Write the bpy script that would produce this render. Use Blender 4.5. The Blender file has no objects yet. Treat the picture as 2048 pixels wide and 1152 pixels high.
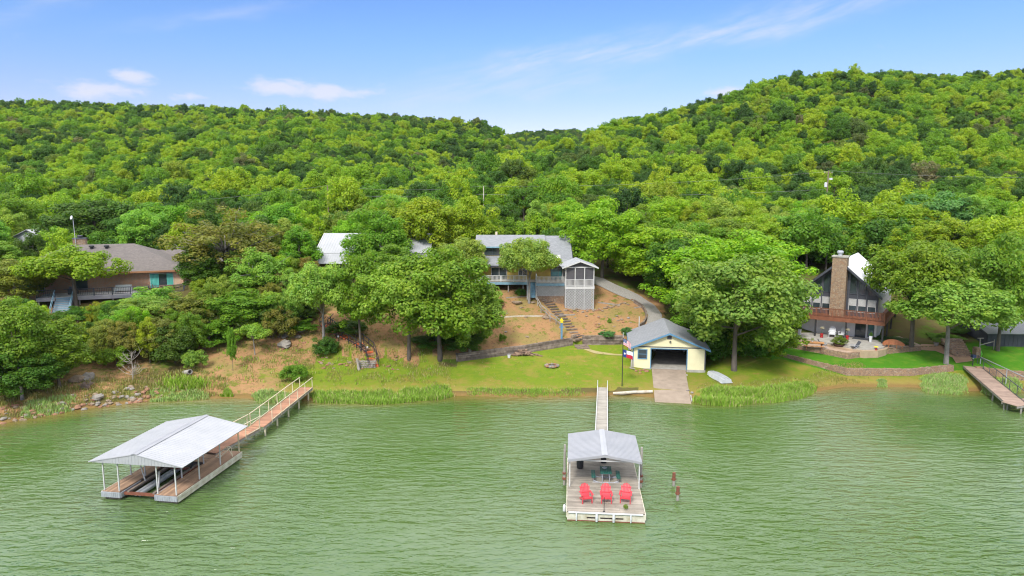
import bpy, math, random
import numpy as np
from mathutils import Vector, Matrix, noise as mnoise
R = math.radians
rnd = random.Random(7)
nrg = np.random.default_rng(7)
sc = bpy.context.scene
col = sc.collection

# ---------------------------------------------------------------- camera model
PITCH, FPX, CAMH = R(8.0), 1365.0, 20.6

def ray(px, py):
    y = (576 - py) / FPX
    return ((px - 1024) / FPX, math.cos(PITCH) + y * math.sin(PITCH), -math.sin(PITCH) + y * math.cos(PITCH))

def at_z(px, py, z):
    a, b, c = ray(px, py); t = (z - CAMH) / c
    return Vector((a * t, b * t, z))

def at_y(px, py, Y):
    a, b, c = ray(px, py); t = Y / b
    return Vector((a * t, Y, CAMH + c * t))

def u_of(x, y):
    return 1024 + FPX * x / (0.99 * y + 2.0)

def x_of(u, y):
    return (u - 1024) / FPX * (0.99 * y + 2.0)

# ---------------------------------------------------------------- mesh builder
class MB:
    def __init__(s): s.v = []; s.f = []; s.m = []
    def add(s, vs, fs, mat=0):
        o = len(s.v); s.v += [tuple(v) for v in vs]
        for f in fs: s.f.append([i + o for i in f]); s.m.append(mat)
        return s
    def box(s, x0, x1, y0, y1, z0, z1, mat=0):
        v = [(x0,y0,z0),(x1,y0,z0),(x1,y1,z0),(x0,y1,z0),(x0,y0,z1),(x1,y0,z1),(x1,y1,z1),(x0,y1,z1)]
        return s.add(v, [(0,3,2,1),(4,5,6,7),(0,1,5,4),(1,2,6,5),(2,3,7,6),(3,0,4,7)], mat)
    def bar(s, p, q, w, h, mat=0, up=(0,0,1)):
        p, q = Vector(p), Vector(q); d = (q - p).normalized(); u = Vector(up)
        sd = d.cross(u)
        if sd.length < 1e-4: sd = d.cross(Vector((1,0,0)))
        sd.normalize(); u = sd.cross(d)
        a, b = sd * w / 2, u * h / 2
        v = [p-a-b, p+a-b, p+a+b, p-a+b, q-a-b, q+a-b, q+a+b, q-a+b]
        return s.add(v, [(0,1,2,3),(7,6,5,4),(0,4,5,1),(1,5,6,2),(2,6,7,3),(3,7,4,0)], mat)
    def tube(s, pts, rad, n=8, mat=0, caps=True):
        pts = [Vector(p) for p in pts]
        rs = rad if isinstance(rad, (list, tuple)) else [rad] * len(pts)
        vs, fs = [], []
        for i, p in enumerate(pts):
            d = (pts[min(i+1, len(pts)-1)] - pts[max(i-1, 0)])
            d = d.normalized() if d.length > 1e-6 else Vector((0,0,1))
            a = d.cross(Vector((0,0,1)) if abs(d.z) < .9 else Vector((1,0,0))).normalized(); b = d.cross(a)
            for k in range(n):
                t = 2 * math.pi * k / n
                vs.append(p + (a * math.cos(t) + b * math.sin(t)) * rs[i])
        for i in range(len(pts) - 1):
            for k in range(n):
                fs.append((i*n+k, i*n+(k+1)%n, (i+1)*n+(k+1)%n, (i+1)*n+k))
        if caps:
            fs.append(tuple(range(n))[::-1]); fs.append(tuple((len(pts)-1)*n + k for k in range(n)))
        return s.add(vs, fs, mat)
    def lathe(s, c, prof, n=16, mat=0, sx=1, sy=1):
        vs, fs = [], []
        for r, z in prof:
            for k in range(n):
                t = 2 * math.pi * k / n
                vs.append((c[0] + r*sx*math.cos(t), c[1] + r*sy*math.sin(t), c[2] + z))
        for i in range(len(prof) - 1):
            for k in range(n): fs.append((i*n+k, i*n+(k+1)%n, (i+1)*n+(k+1)%n, (i+1)*n+k))
        fs.append(tuple(range(n))[::-1]); fs.append(tuple((len(prof)-1)*n + k for k in range(n)))
        return s.add(vs, fs, mat)
    def prism(s, poly, off, mat=0):
        n = len(poly); o = Vector(off)
        vs = [Vector(p) for p in poly] + [Vector(p) + o for p in poly]
        fs = [tuple(range(n))[::-1], tuple(range(n, 2*n))] + [(i, (i+1)%n, n+(i+1)%n, n+i) for i in range(n)]
        return s.add(vs, fs, mat)
    def slab(s, quad, th, mat=0):
        a, b, c = Vector(quad[0]), Vector(quad[1]), Vector(quad[2])
        n = (b - a).cross(c - a).normalized()
        return s.prism(quad, -n * th, mat)
    def poly(s, pts, mat=0): return s.add(pts, [tuple(range(len(pts)))], mat)
    def rock(s, c, r, sq=.6, seed=0, mat=0):
        rr = random.Random(seed); n1, n2 = 5, 9; vs, fs = [], []
        for i in range(n1 + 1):
            ph = math.pi * i / n1
            for k in range(n2):
                t = 2 * math.pi * k / n2
                q = r * rr.uniform(.78, 1.15) if 0 < i < n1 else r * .9
                vs.append((c[0] + q*math.sin(ph)*math.cos(t)*1.2, c[1] + q*math.sin(ph)*math.sin(t), c[2] + q*math.cos(ph)*sq))
        for i in range(n1):
            for k in range(n2): fs.append((i*n2+k, (i+1)*n2+k, (i+1)*n2+(k+1)%n2, i*n2+(k+1)%n2))
        return s.add(vs, fs, mat)
    def build(s, name, mats, parent=None, smooth=False, loc=None):
        me = bpy.data.meshes.new(name); me.from_pydata(s.v, [], s.f)
        if not isinstance(mats, (list, tuple)): mats = [mats]
        for m in mats: me.materials.append(m)
        if len(mats) > 1: me.polygons.foreach_set('material_index', s.m)
        me.update()
        import bmesh
        bm = bmesh.new(); bm.from_mesh(me); bmesh.ops.recalc_face_normals(bm, faces=bm.faces); bm.to_mesh(me); bm.free()
        if smooth: me.polygons.foreach_set('use_smooth', [True] * len(me.polygons))
        return link(name, me, parent, loc)

def link(name, data, parent=None, loc=None):
    o = bpy.data.objects.new(name, data); col.objects.link(o)
    if parent: o.parent = parent
    if loc is not None: o.location = loc
    return o

def tag(o, label=None, cat=None, group=None, kind=None):
    if label: o['label'] = label
    if cat: o['category'] = cat
    if group: o['group'] = group
    if kind: o['kind'] = kind
    return o

def thing(name, label, cat, loc=(0,0,0), rotz=0, group=None):
    o = link(name, None); o.location = loc; o.rotation_euler = (0, 0, rotz); o.empty_display_size = .3
    return tag(o, label, cat, group)

def copy_tree(o, parent=None):
    c = o.copy(); col.objects.link(c)
    if parent: c.parent = parent
    for ch in list(o.children): copy_tree(ch, c)
    return c

# ---------------------------------------------------------------- node helper
class NT:
    def __init__(s, nt): s.nt = nt
    def new(s, t, **kw):
        n = s.nt.nodes.new(t)
        for k, v in kw.items(): setattr(n, k, v)
        return n
    def put(s, sock, val):
        if isinstance(val, bpy.types.NodeSocket): s.nt.links.new(val, sock)
        elif isinstance(val, (int, float)): sock.default_value = val if sock.type != 'RGBA' else (val, val, val, 1)
        else: sock.default_value = tuple(val) + ((1,) if sock.type == 'RGBA' and len(val) == 3 else ())
    def math(s, op, *a, clamp=False):
        n = s.new('ShaderNodeMath', operation=op, use_clamp=clamp)
        for i, x in enumerate(a): s.put(n.inputs[i], x)
        return n.outputs[0]
    def mix(s, f, a, b, mode='MIX'):
        n = s.new('ShaderNodeMix', data_type='RGBA', blend_type=mode)
        s.put(n.inputs[0], f); s.put(n.inputs[6], a); s.put(n.inputs[7], b)
        return n.outputs[2]
    def ramp(s, f, *stops):
        n = s.new('ShaderNodeValToRGB'); s.put(n.inputs[0], f); e = n.color_ramp.elements
        while len(e) < len(stops): e.new(.5)
        for el, (p, c) in zip(e, stops):
            el.position = p; el.color = tuple(c) + (1,) if not isinstance(c, (int, float)) else (c, c, c, 1)
        return n.outputs[0]
    def step(s, x, a, b):
        n = s.new('ShaderNodeMapRange', interpolation_type='SMOOTHSTEP')
        for i, v in enumerate((x, a, b, 0., 1.)): s.put(n.inputs[i], v)
        return n.outputs[0]
    def noise(s, vec, scale, detail=4, rough=.55, dist=0):
        n = s.new('ShaderNodeTexNoise'); s.put(n.inputs['Vector'], vec)
        n.inputs['Scale'].default_value = scale; n.inputs['Detail'].default_value = detail
        n.inputs['Roughness'].default_value = rough; n.inputs['Distortion'].default_value = dist
        return n.outputs[0]
    def coords(s, kind='Object', scale=(1,1,1), rot=(0,0,0)):
        t = s.new('ShaderNodeTexCoord'); m = s.new('ShaderNodeMapping'); s.nt.links.new(t.outputs[kind], m.inputs[0])
        m.inputs['Scale'].default_value = scale; m.inputs['Rotation'].default_value = rot
        return m.outputs[0]
    def bump(s, h, strength=.3, dist=.05, normal=None):
        n = s.new('ShaderNodeBump'); s.put(n.inputs['Height'], h); n.inputs['Strength'].default_value = strength; n.inputs['Distance'].default_value = dist
        if normal is not None: s.put(n.inputs['Normal'], normal)
        return n.outputs[0]

def base_mat(name):
    m = bpy.data.materials.new(name); m.use_nodes = True; nt = m.node_tree; nt.nodes.clear()
    k = NT(nt); b = k.new('ShaderNodeBsdfPrincipled'); o = k.new('ShaderNodeOutputMaterial'); nt.links.new(b.outputs[0], o.inputs[0])
    return m, k, b, o

def mat(name, c, c2=None, scale=3, rough=.7, metal=0, island=0, bump=0, spec=.5, stretch=(1,1,1)):
    """two-tone noise material; island = brightness spread between separate pieces of the mesh"""
    m, k, b, o = base_mat(name); v = k.coords('Object', stretch)
    n = k.noise(v, scale, 5, .6)
    c2 = c2 or tuple(x * .78 for x in c)
    f = k.ramp(n, (.32, 0.), (.68, 1.)); cc = k.mix(f, c, c2)
    if island:
        g = k.new('ShaderNodeNewGeometry'); r = k.math('MULTIPLY_ADD', g.outputs['Random Per Island'], island * 2, 1 - island)
        cc = k.mix(1, cc, k.new('ShaderNodeCombineColor').outputs[0], 'MULTIPLY')
        cn = cc.node.inputs[7].links[0].from_node
        for i in range(3): k.put(cn.inputs[i], r)
    k.put(b.inputs['Base Color'], cc); b.inputs['Roughness'].default_value = rough; b.inputs['Metallic'].default_value = metal
    b.inputs['Specular IOR Level'].default_value = spec
    if bump: k.put(b.inputs['Normal'], k.bump(k.noise(v, scale * 4, 4), bump, .03))
    return m

def brick_mat(name, a, b2, mortar, w=.4, h=.14, msize=.02, rough=.85, axis='xz', bump=.3, var=True):
    m, k, b, o = base_mat(name)
    v = k.coords('Object', (1,1,1), (R(90),0,0) if axis == 'xz' else (0,0,0))
    if axis == 'xz':
        t = k.new('ShaderNodeTexCoord'); s = k.new('ShaderNodeSeparateXYZ'); k.put(s.inputs[0], t.outputs['Object'])
        cb = k.new('ShaderNodeCombineXYZ'); k.put(cb.inputs[0], k.math('ADD', s.outputs[0], s.outputs[1])); k.put(cb.inputs[1], s.outputs[2]); v = cb.outputs[0]
    n = k.new('ShaderNodeTexBrick'); k.put(n.inputs['Vector'], v); n.inputs['Scale'].default_value = 1
    n.inputs['Brick Width'].default_value = w; n.inputs['Row Height'].default_value = h; n.inputs['Mortar Size'].default_value = msize
    k.put(n.inputs['Color1'], a); k.put(n.inputs['Color2'], b2); k.put(n.inputs['Mortar'], mortar); n.inputs['Mortar Smooth'].default_value = .3
    cc = k.mix(k.ramp(k.noise(k.coords(), 2.2, 5), (.35, 0.), (.7, .35)), n.outputs[0], tuple(x * .6 for x in a))
    k.put(b.inputs['Base Color'], cc); b.inputs['Roughness'].default_value = rough
    k.put(b.inputs['Normal'], k.bump(n.outputs['Fac'], -bump, .03))
    return m

def stone_mat(name, cols, scale=2.5, gap=(.12,.1,.08), bump=.6):
    m, k, b, o = base_mat(name); v = k.coords('Object', (1, 1, 1.5))
    vo = k.new('ShaderNodeTexVoronoi'); k.put(vo.inputs['Vector'], v); vo.inputs['Scale'].default_value = scale
    ve = k.new('ShaderNodeTexVoronoi', feature='DISTANCE_TO_EDGE'); k.put(ve.inputs['Vector'], v); ve.inputs['Scale'].default_value = scale
    s = k.new('ShaderNodeSeparateColor'); k.put(s.inputs[0], vo.outputs['Color'])
    cc = k.ramp(s.outputs[0], *[(i / (len(cols) - 1), c) for i, c in enumerate(cols)])
    e = k.step(ve.outputs[0], .0, .06)
    cc = k.mix(e, gap, k.mix(k.noise(v, 9, 4), cc, tuple(x * .6 for x in cols[0])))
    k.put(b.inputs['Base Color'], cc); b.inputs['Roughness'].default_value = .9
    k.put(b.inputs['Normal'], k.bump(e, bump, .04))
    return m
SKY_SAT, SKY_VAL, SKY_STR, SUN_E, EXPO = 1.25, 1.0, .115, 2.35, .68
CLOUD = (4.5, 4.6, 5.2)
HAZE = .00005
KEEP_CLEAR = [[(x_of(18, 103), 103), (x_of(112, 103), 103), (x_of(108, 128), 128), (x_of(22, 128), 128)]]
for _u, _y, _d in ((655, 150, 16), (967, 150, 16), (1657, 150, 26), (1798, 138, 20), (71, 150, 14)):
    KEEP_CLEAR.append([(x_of(_u-18, _y-_d), _y-_d), (x_of(_u+18, _y-_d), _y-_d), (x_of(_u+18, _y+1), _y+1), (x_of(_u-18, _y+1), _y+1)])
# ---------------------------------------------------------------- terrain shape
NEAR = [
 (-700, [(52,0),(53,.6),(60,1.5),(60.3,1.6),(70,3),(70.3,3.1),(80,5),(92,7),(102,8)]),
 (0,    [(59.3,0),(60.5,.7),(66,1.8),(66.3,1.9),(75,3.8),(75.3,3.9),(84,5.2),(92,6.2),(103,7.5)]),
 (150,  [(63,0),(64.5,.9),(69,1.7),(69.3,1.8),(77,3.4),(77.3,3.5),(84,4.9),(92,6.3),(103,7.5)]),
 (300,  [(66,0),(67.2,.6),(71,1.4),(71.3,1.5),(77,2.9),(77.3,3),(84,4.9),(92,6.6),(103,8)]),
 (450,  [(66.7,0),(68,.4),(71,.9),(71.3,1),(77,2.4),(77.3,2.5),(84,5),(92,7.3),(103,8.2)]),
 (600,  [(66,0),(68,.4),(73,1.1),(73.2,1.15),(77,1.9),(77.2,2),(84,4.7),(92,7.6),(103,8.4)]),
 (750,  [(65.5,0),(67.3,.3),(73,1),(73.2,1.05),(76,1.5),(76.3,1.8),(84,4.8),(92,7.8),(103,8.5)]),
 (915,  [(67.5,0),(68.3,.35),(73,.9),(73.2,.95),(76.6,1.3),(76.9,2.0),(84,4.4),(92,7.4),(103,8.4)]),
 (1050, [(67,0),(67.8,.4),(73,1),(73.2,1.05),(79.6,1.6),(79.9,2.5),(86,4.6),(92,7.2),(103,8.5)]),
 (1150, [(67.2,0),(68,.45),(74,1.1),(74.2,1.15),(82.6,1.9),(82.9,2.75),(87,4.1),(91,5.4),(97,8.2)]),
 (1260, [(67.8,0),(68.4,.4),(74,.9),(74.2,.95),(83,1.9),(83.3,2.9),(88,4.2),(92,5.5),(100,8)]),
 (1330, [(66.5,0),(68.5,.4),(74,.6),(74.2,.6),(85.6,.7),(86,3.2),(89,4.4),(93,5.6),(102,8)]),
 (1410, [(66.0,0),(67.5,.35),(74,.6),(74.2,.6),(84.2,.8),(84.7,2.2),(88,4.0),(93,5.6),(103,8.1)]),
 (1450, [(65.6,0),(67,.35),(73,.9),(73.2,.95),(80,1.7),(80.3,1.9),(86,3.5),(93,5.8),(104,8.2)]),
 (1560, [(66.7,0),(68,.35),(79,1.5),(79.2,1.75),(81.5,2.1),(81.7,2.3),(86,2.5),(94,5.3),(105,8)]),
 (1640, [(69.0,0),(70,.3),(75.6,1.0),(75.8,1.5),(79,1.8),(79.2,2.25),(86,2.4),(94,5.1),(105,8)]),
 (1700, [(70.8,0),(71.6,.3),(73.2,.6),(73.4,1.3),(76.7,1.6),(76.9,2.15),(86,2.4),(94,5),(106,8)]),
 (1830, [(70.6,0),(71.3,.3),(73,.6),(73.3,1.3),(79.5,1.8),(79.7,2.2),(84,2.6),(92,4.5),(106,8)]),
 (1930, [(69,0),(70,.3),(74.2,.9),(74.5,1.5),(80.5,2),(80.7,2.2),(85,3),(92,5),(106,8)]),
 (2048, [(69.5,0),(70.3,.3),(71.6,.5),(71.9,1.4),(80,2.0),(80.2,2.1),(86,3),(93,5),(106,8)]),
 (2800, [(60,0),(61,.3),(65,1),(65.2,1.3),(76,2),(76.2,2.2),(84,3),(92,5),(106,8)]),
]
FAR = [
 (-700, [(130,10),(160,16),(250,42),(380,72),(420,73),(600,74),(900,74)]),
 (0,    [(130,9.5),(160,14),(260,36),(400,67),(440,68),(600,70),(900,70)]),
 (500,  [(130,10),(160,14),(260,34),(400,63),(440,64),(600,66),(900,66)]),
 (800,  [(130,10.5),(165,15),(260,31),(400,58.5),(440,60),(600,62),(900,62)]),
 (870,  [(130,10.5),(172,16),(260,24),(400,57.5),(440,57),(600,60),(900,60)]),
 (910,  [(130,10.5),(178,18.3),(262,22),(400,57),(440,56),(600,58),(900,58)]),
 (953,  [(130,10.5),(190,22),(264,20.5),(400,56.5),(440,54),(600,57),(900,58)]),
 (981,  [(130,10.5),(196,24.2),(265,20),(400,54),(430,51),(610,60),(900,60)]),
 (1008, [(130,10.5),(205,26.6),(266,20),(400,49),(430,47),(620,64),(900,64)]),
 (1030, [(130,10.5),(212,28.2),(268,20.5),(400,43),(430,42),(620,67),(900,67)]),
 (1055, [(130,10.5),(222,30),(272,22),(400,35),(430,36),(620,70),(900,70)]),
 (1090, [(130,10.5),(232,32),(276,24),(400,33),(430,36),(620,70.5),(900,70)]),
 (1140, [(130,10.5),(236,34),(280,28),(400,36),(430,38),(620,70.5),(900,70)]),
 (1180, [(130,10.5),(190,22),(230,32),(262,37.5),(330,34),(620,67),(900,67)]),
 (1250, [(130,10.5),(170,17),(220,30),(270,43),(330,46),(620,67),(900,67)]),
 (1400, [(130,11),(165,17),(220,32),(290,53),(330,57),(620,67),(900,67)]),
 (1550, [(130,11),(165,17),(220,33),(300,62.5),(340,65),(620,68),(900,68)]),
 (1650, [(132,11.5),(165,17),(225,36),(300,65),(340,68),(620,70),(900,70)]),
 (2048, [(132,11.5),(165,17),(230,38),(320,70),(360,73),(620,74),(900,74)]),
 (2800, [(132,11.5),(165,17),(230,38),(330,74),(370,76),(620,76),(900,76)]),
]
def _prof(tab, u):
    if u <= tab[0][0]: return tab[0][1]
    for (u0, a), (u1, b) in zip(tab, tab[1:]):
        if u <= u1:
            t = (u - u0) / (u1 - u0)
            return [(p[0]+(q[0]-p[0])*t, p[1]+(q[1]-p[1])*t) for p, q in zip(a, b)]
    return tab[-1][1]

_pc = {}
def profile(u):
    k = round(u, 1)
    if k not in _pc:
        n = _prof(NEAR, k)
        _pc[k] = [(n[0][0] - 9, -1.8)] + n + _prof(FAR, k)
    return _pc[k]

def ground_uy(u, y):
    p = profile(u)
    if y <= p[0][0]: return p[0][1]
    z = p[-1][1]
    for (y0, z0), (y1, z1) in zip(p, p[1:]):
        if y <= y1:
            z = z0 + (z1 - z0) * (y - y0) / (y1 - y0); break
    x = x_of(u, y)
    n = mnoise.noise((x * .12, y * .12, 0)) * .22 + mnoise.noise((x * .5, y * .5, 3)) * .07
    w = min(1, max(0, (z - .25) / .6))
    if y > 130: n += mnoise.noise((x * .022, y * .022, 5)) * (2.2 if u > 1000 else 1.3) * min(1, (y - 130) / 60)
    return z + n * w * (.35 if p[1][0] < y < p[6][0] and 520 < u < 2100 else 1)

def ground(x, y): return ground_uy(u_of(x, y), y)

def on_ground(px, py):
    """where the sight line through a point of the picture meets the ground"""
    a, b, c = ray(px, py); lo = 40.0
    for i in range(1400):
        Y = 45 + i * .25; t = Y / b; z = CAMH + c * t
        if z <= ground(a * t, Y):
            return Vector((a * t, Y, ground(a * t, Y)))
    return Vector((a * 400 / b, 400, ground(a * 400 / b, 400)))

def in_poly(x, y, poly):
    c = False; j = len(poly) - 1
    for i in range(len(poly)):
        xi, yi = poly[i]; xj, yj = poly[j]
        if (yi > y) != (yj > y) and x < (xj - xi) * (y - yi) / (yj - yi) + xi: c = not c
        j = i
    return c

def zone_weights(u, y, x):
    """lawn, dirt, lush lawn, leaf litter - which soil lies where"""
    p = profile(u); sh = p[1][0]; j = mnoise.noise((x*.35, y*.35, 9)) * 1.3 + mnoise.noise((x*1.3, y*1.3, 2)) * .5
    lawn = dirt = lush = 0.
    if y > 125: return (.35, 0, 0, 0)
    if 430 < u < 1545:
        top = p[5][0] if u > 700 else p[3][0] + 1.5 + (u - 430) / 270 * 2.5
        f_ = max(0, min(1, (u - 430) / 260 + j * .16, (u - 430) / 40))
        if sh + .9 + j * .5 < y < top + (.15 if u > 915 else j * 1.2): lawn = f_
        if 1280 < u < 1420 and y > 77: lawn *= .2
    if u >= 1545:
        if sh + .4 < y < p[3][0] + .2: lawn = 1.
        if p[4][0] - .3 < y < p[5][0] + .1: lush = 1.
        if u > 1935 and p[4][0] - .3 < y < 82: lush = 1.
    top = p[5][0]
    if 800 < u < 1345 and y > top + .1 and y < 98: dirt = min(1, (u - 800) / 120, (1345 - u) / 30, (98 - y) / 3)
    if u <= 860 and y > sh + .6 and y < 90: dirt = max(dirt, ((.8 if u > 380 and y < 83 else .55) + mnoise.noise((x*.15, y*.15, 1))*.35) * (0.3 if lawn > .6 else 1.))
    return (lawn, dirt, lush, 0)

us = [-700 + i * 6.5 for i in range(int(3500 / 6.5) + 1)]
def ylist(u):
    p = profile(u); keys = [q[0] for q in p]
    out = []
    div = [8,3,5,10,1,16,2,14,16,20,24,24,24,24,8,12,6]
    for i in range(len(p) - 1):
        for k in range(div[i] if i < len(div) else 6): out.append(p[i][0] + (p[i+1][0] - p[i][0]) * k / (div[i] if i < len(div) else 6))
    return out + [p[-1][0]]
vv, cc = [], []
for u in us:
    for y in ylist(u):
        x = x_of(u, y); vv.append((x, y, ground_uy(u, y))); cc.append(zone_weights(u, y, x))
ny = len(ylist(0)); ff = []
for i in range(len(us) - 1):
    for k in range(ny - 1):
        a = i * ny + k; ff.append((a, a + ny, a + ny + 1, a + 1))
me = bpy.data.meshes.new('ground'); me.from_pydata(vv, [], ff)
at = me.attributes.new('soil', 'FLOAT_COLOR', 'POINT'); at.data.foreach_set('color', [c for q in cc for c in q])
me.polygons.foreach_set('use_smooth', [True] * len(me.polygons)); me.update()
m, k, b, o = base_mat('ground'); v = k.coords('Object')
a_ = k.new('ShaderNodeAttribute', attribute_name='soil'); s = k.new('ShaderNodeSeparateColor'); k.put(s.inputs[0], a_.outputs['Color'])
n1 = k.noise(v, .35, 6, .6); n2 = k.noise(v, 1.7, 6, .65); n3 = k.noise(v, 9, 4, .6)
litter = k.mix(n2, (.10, .065, .032), (.13, .125, .04)); litter = k.mix(k.step(n1, .5, .62), litter, (.10, .15, .022))
grass = k.mix(k.step(n2, .3, .7), (.14, .22, .016), (.195, .245, .02)); grass = k.mix(k.step(n1, .48, .68), grass, (.29, .225, .05))
grass = k.mix(k.math('MULTIPLY', n3, .5), grass, (.10, .15, .02))
dirt = k.mix(n2, (.31, .16, .07), (.40, .24, .12)); dirt = k.mix(k.step(n1, .46, .64), dirt, (.26, .20, .07)); dirt = k.mix(k.step(n3, .6, .75), dirt, (.14, .08, .04))
lush = k.mix(n2, (.055, .18, .012), (.085, .23, .016)); lush = k.mix(k.math('MULTIPLY', n3, .6), lush, (.035, .11, .010)); lush = k.mix(k.math('MULTIPLY', k.step(k.noise(v, .6, 5, .65), .45, .7), .7), lush, (.13, .20, .022))
def soft(w, t=.5): return k.step(k.math('ADD', w, k.math('MULTIPLY', k.math('SUBTRACT', n2, .5), .9)), .35, .65)
gz = k.new('ShaderNodeNewGeometry'); zz = k.new('ShaderNodeSeparateXYZ'); k.put(zz.inputs[0], gz.outputs['Position'])
grass = k.mix(k.step(k.math('ADD', zz.outputs[2], k.math('MULTIPLY', n2, .9)), 1.15, .75), grass, k.mix(n3, (.30, .22, .07), (.22, .20, .035)))
grass = k.mix(k.step(k.noise(v, .9, 5, .7), .56, .68), grass, (.25, .20, .045))
dirt = k.mix(k.step(k.noise(v, .8, 6, .7), .54, .62), dirt, (.15, .16, .03)); dirt = k.mix(k.step(k.noise(v, 3.1, 4, .7), .57, .66), dirt, (.18, .105, .055))
cco = k.mix(soft(s.outputs[1]), litter, dirt); cco = k.mix(soft(s.outputs[0]), cco, grass); cco = k.mix(soft(s.outputs[2]), cco, lush)
g = k.new('ShaderNodeNewGeometry'); sp = k.new('ShaderNodeSeparateXYZ'); k.put(sp.inputs[0], g.outputs['Position'])
wet = k.step(k.math('ADD', sp.outputs[2], k.math('MULTIPLY', n2, .25)), .48, .22)
cco = k.mix(wet, cco, k.mix(n3, (.15, .085, .028), (.28, .19, .07)))
k.put(b.inputs['Base Color'], cco); b.inputs['Roughness'].default_value = .95; b.inputs['Specular IOR Level'].default_value = .05
k.put(b.inputs['Normal'], k.bump(k.math('ADD', n3, n2), .6, .12))
me.materials.append(m)
tag(link('ground', me), 'grassy bank, tan slope and leaf-littered hillside ground', 'ground', None, 'structure')

# ---------------------------------------------------------------- lake
m, k, b, o = base_mat('lake_water')
g = k.new('ShaderNodeNewGeometry'); v = k.new('ShaderNodeMapping'); k.put(v.inputs[0], g.outputs['Position'])
v.inputs['Rotation'].default_value = (0, 0, R(8)); v.inputs['Scale'].default_value = (.6, 1.9, 1)
v2 = k.new('ShaderNodeMapping'); k.put(v2.inputs[0], g.outputs['Position']); v2.inputs['Rotation'].default_value = (0, 0, R(-24)); v2.inputs['Scale'].default_value = (.75, 2.0, 1)
w1 = k.noise(v.outputs[0], .95, 3, .5, .6); w2 = k.noise(v2.outputs[0], 1.9, 3, .5, .4); w3 = k.noise(g.outputs['Position'], .06, 3)
calm = k.math('MULTIPLY_ADD', k.step(w3, .35, .6), .7, .3)
h = k.math('MULTIPLY', k.math('MULTIPLY_ADD', w2, .42, w1), calm)
k.put(b.inputs['Normal'], k.bump(h, 1.0, .28))
sp = k.new('ShaderNodeAttribute', attribute_name='shallow')
murk = k.mix(k.step(k.noise(g.outputs['Position'], .045, 4), .36, .64), (.066, .126, .023), (.102, .158, .058))
k.put(b.inputs['Base Color'], k.mix(sp.outputs['Fac'], murk, (.20, .14, .035)))
b.inputs['Roughness'].default_value = .09; b.inputs['IOR'].default_value = 1.68
WATER = m
wu = [-1400 + i * 20 for i in range(260)]; wy = [2 + i * 1.0 for i in range(76)]
vv, ff, sh = [], [], []
for i in range(201):
    x = -160 + i * 1.6
    for y in wy:
        vv.append((x, y, 0)); u = u_of(x, y); d = -ground_uy(max(-700, min(2800, u)), y)
        sh.append(max(0., min(1., 1 - (d - .02) / .5)) * .8 if -700 < u < 2800 else 0.)
nw = len(wy)
for i in range(200):
    for q in range(nw - 1): a = i * nw + q; ff.append((a, a + nw, a + nw + 1, a + 1))
me = bpy.data.meshes.new('lake_water'); me.from_pydata(vv, [], ff)
at = me.attributes.new('shallow', 'FLOAT', 'POINT'); at.data.foreach_set('value', sh)
me.materials.append(m); me.update()
tag(link('lake_water', me), 'murky green lake water with small ripples', 'water', None, 'structure')
# ---------------------------------------------------------------- foliage
def leaf_mat(name, ramp=None, trans=.44):
    m = bpy.data.materials.new(name); m.use_nodes = True; nt = m.node_tree; nt.nodes.clear(); k = NT(nt)
    oi = k.new('ShaderNodeObjectInfo'); g = k.new('ShaderNodeNewGeometry')
    if ramp: c = k.ramp(oi.outputs['Random'], *ramp)
    else: c = oi.outputs['Color']
    n = k.noise(k.coords('Object'), .55, 2)
    c = k.mix(k.step(n, .42, .62), c, k.mix(1, c, (1.25, 1.12, .9), 'MULTIPLY'))
    br = k.math('MULTIPLY_ADD', g.outputs['Random Per Island'], .5, .75)
    hs = k.new('ShaderNodeHueSaturation'); k.put(hs.inputs['Color'], c); k.put(hs.inputs['Value'], br)
    k.put(hs.inputs['Hue'], k.math('MULTIPLY_ADD', k.math('FRACT', k.math('MULTIPLY', g.outputs['Random Per Island'], 17.3)), .03, .485))
    p = k.new('ShaderNodeBsdfPrincipled'); k.put(p.inputs['Base Color'], hs.outputs[0]); p.inputs['Roughness'].default_value = .5; p.inputs['Specular IOR Level'].default_value = .25
    t = k.new('ShaderNodeBsdfTranslucent'); k.put(t.inputs['Color'], k.mix(1, hs.outputs[0], (1.1, 1.25, .5), 'MULTIPLY'))
    mx = k.new('ShaderNodeMixShader'); mx.inputs[0].default_value = trans
    nt.links.new(p.outputs[0], mx.inputs[1]); nt.links.new(t.outputs[0], mx.inputs[2])
    o = k.new('ShaderNodeOutputMaterial'); nt.links.new(mx.outputs[0], o.inputs[0])
    return m
LEAF = leaf_mat('leaf')
FOREST_RAMP = [(0., (.065,.155,.018)), (.16, (.115,.25,.02)), (.34, (.19,.345,.02)), (.62, (.27,.405,.02)), (.88, (.33,.43,.024)), (.95, (.17,.24,.036)), (.96, (.20,.18,.10)), (.97, (.12,.24,.03)), (1., (.07,.17,.03))]
DARK_RAMP = [(0., (.045,.11,.025)), (.4, (.065,.15,.025)), (.8, (.10,.19,.03)), (1., (.12,.15,.05))]
LEAF_FOREST = leaf_mat('forest_leaf', FOREST_RAMP); LEAF_DARK = leaf_mat('cedar_leaf', DARK_RAMP)
BARK = mat('bark', (.16, .13, .105), (.085, .07, .055), 6, .95, bump=.6, stretch=(1,1,.3))
BARK_GREY = mat('grey_bark', (.30, .275, .25), (.17, .155, .14), 6, .95, bump=.5, stretch=(1,1,.3))

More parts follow.
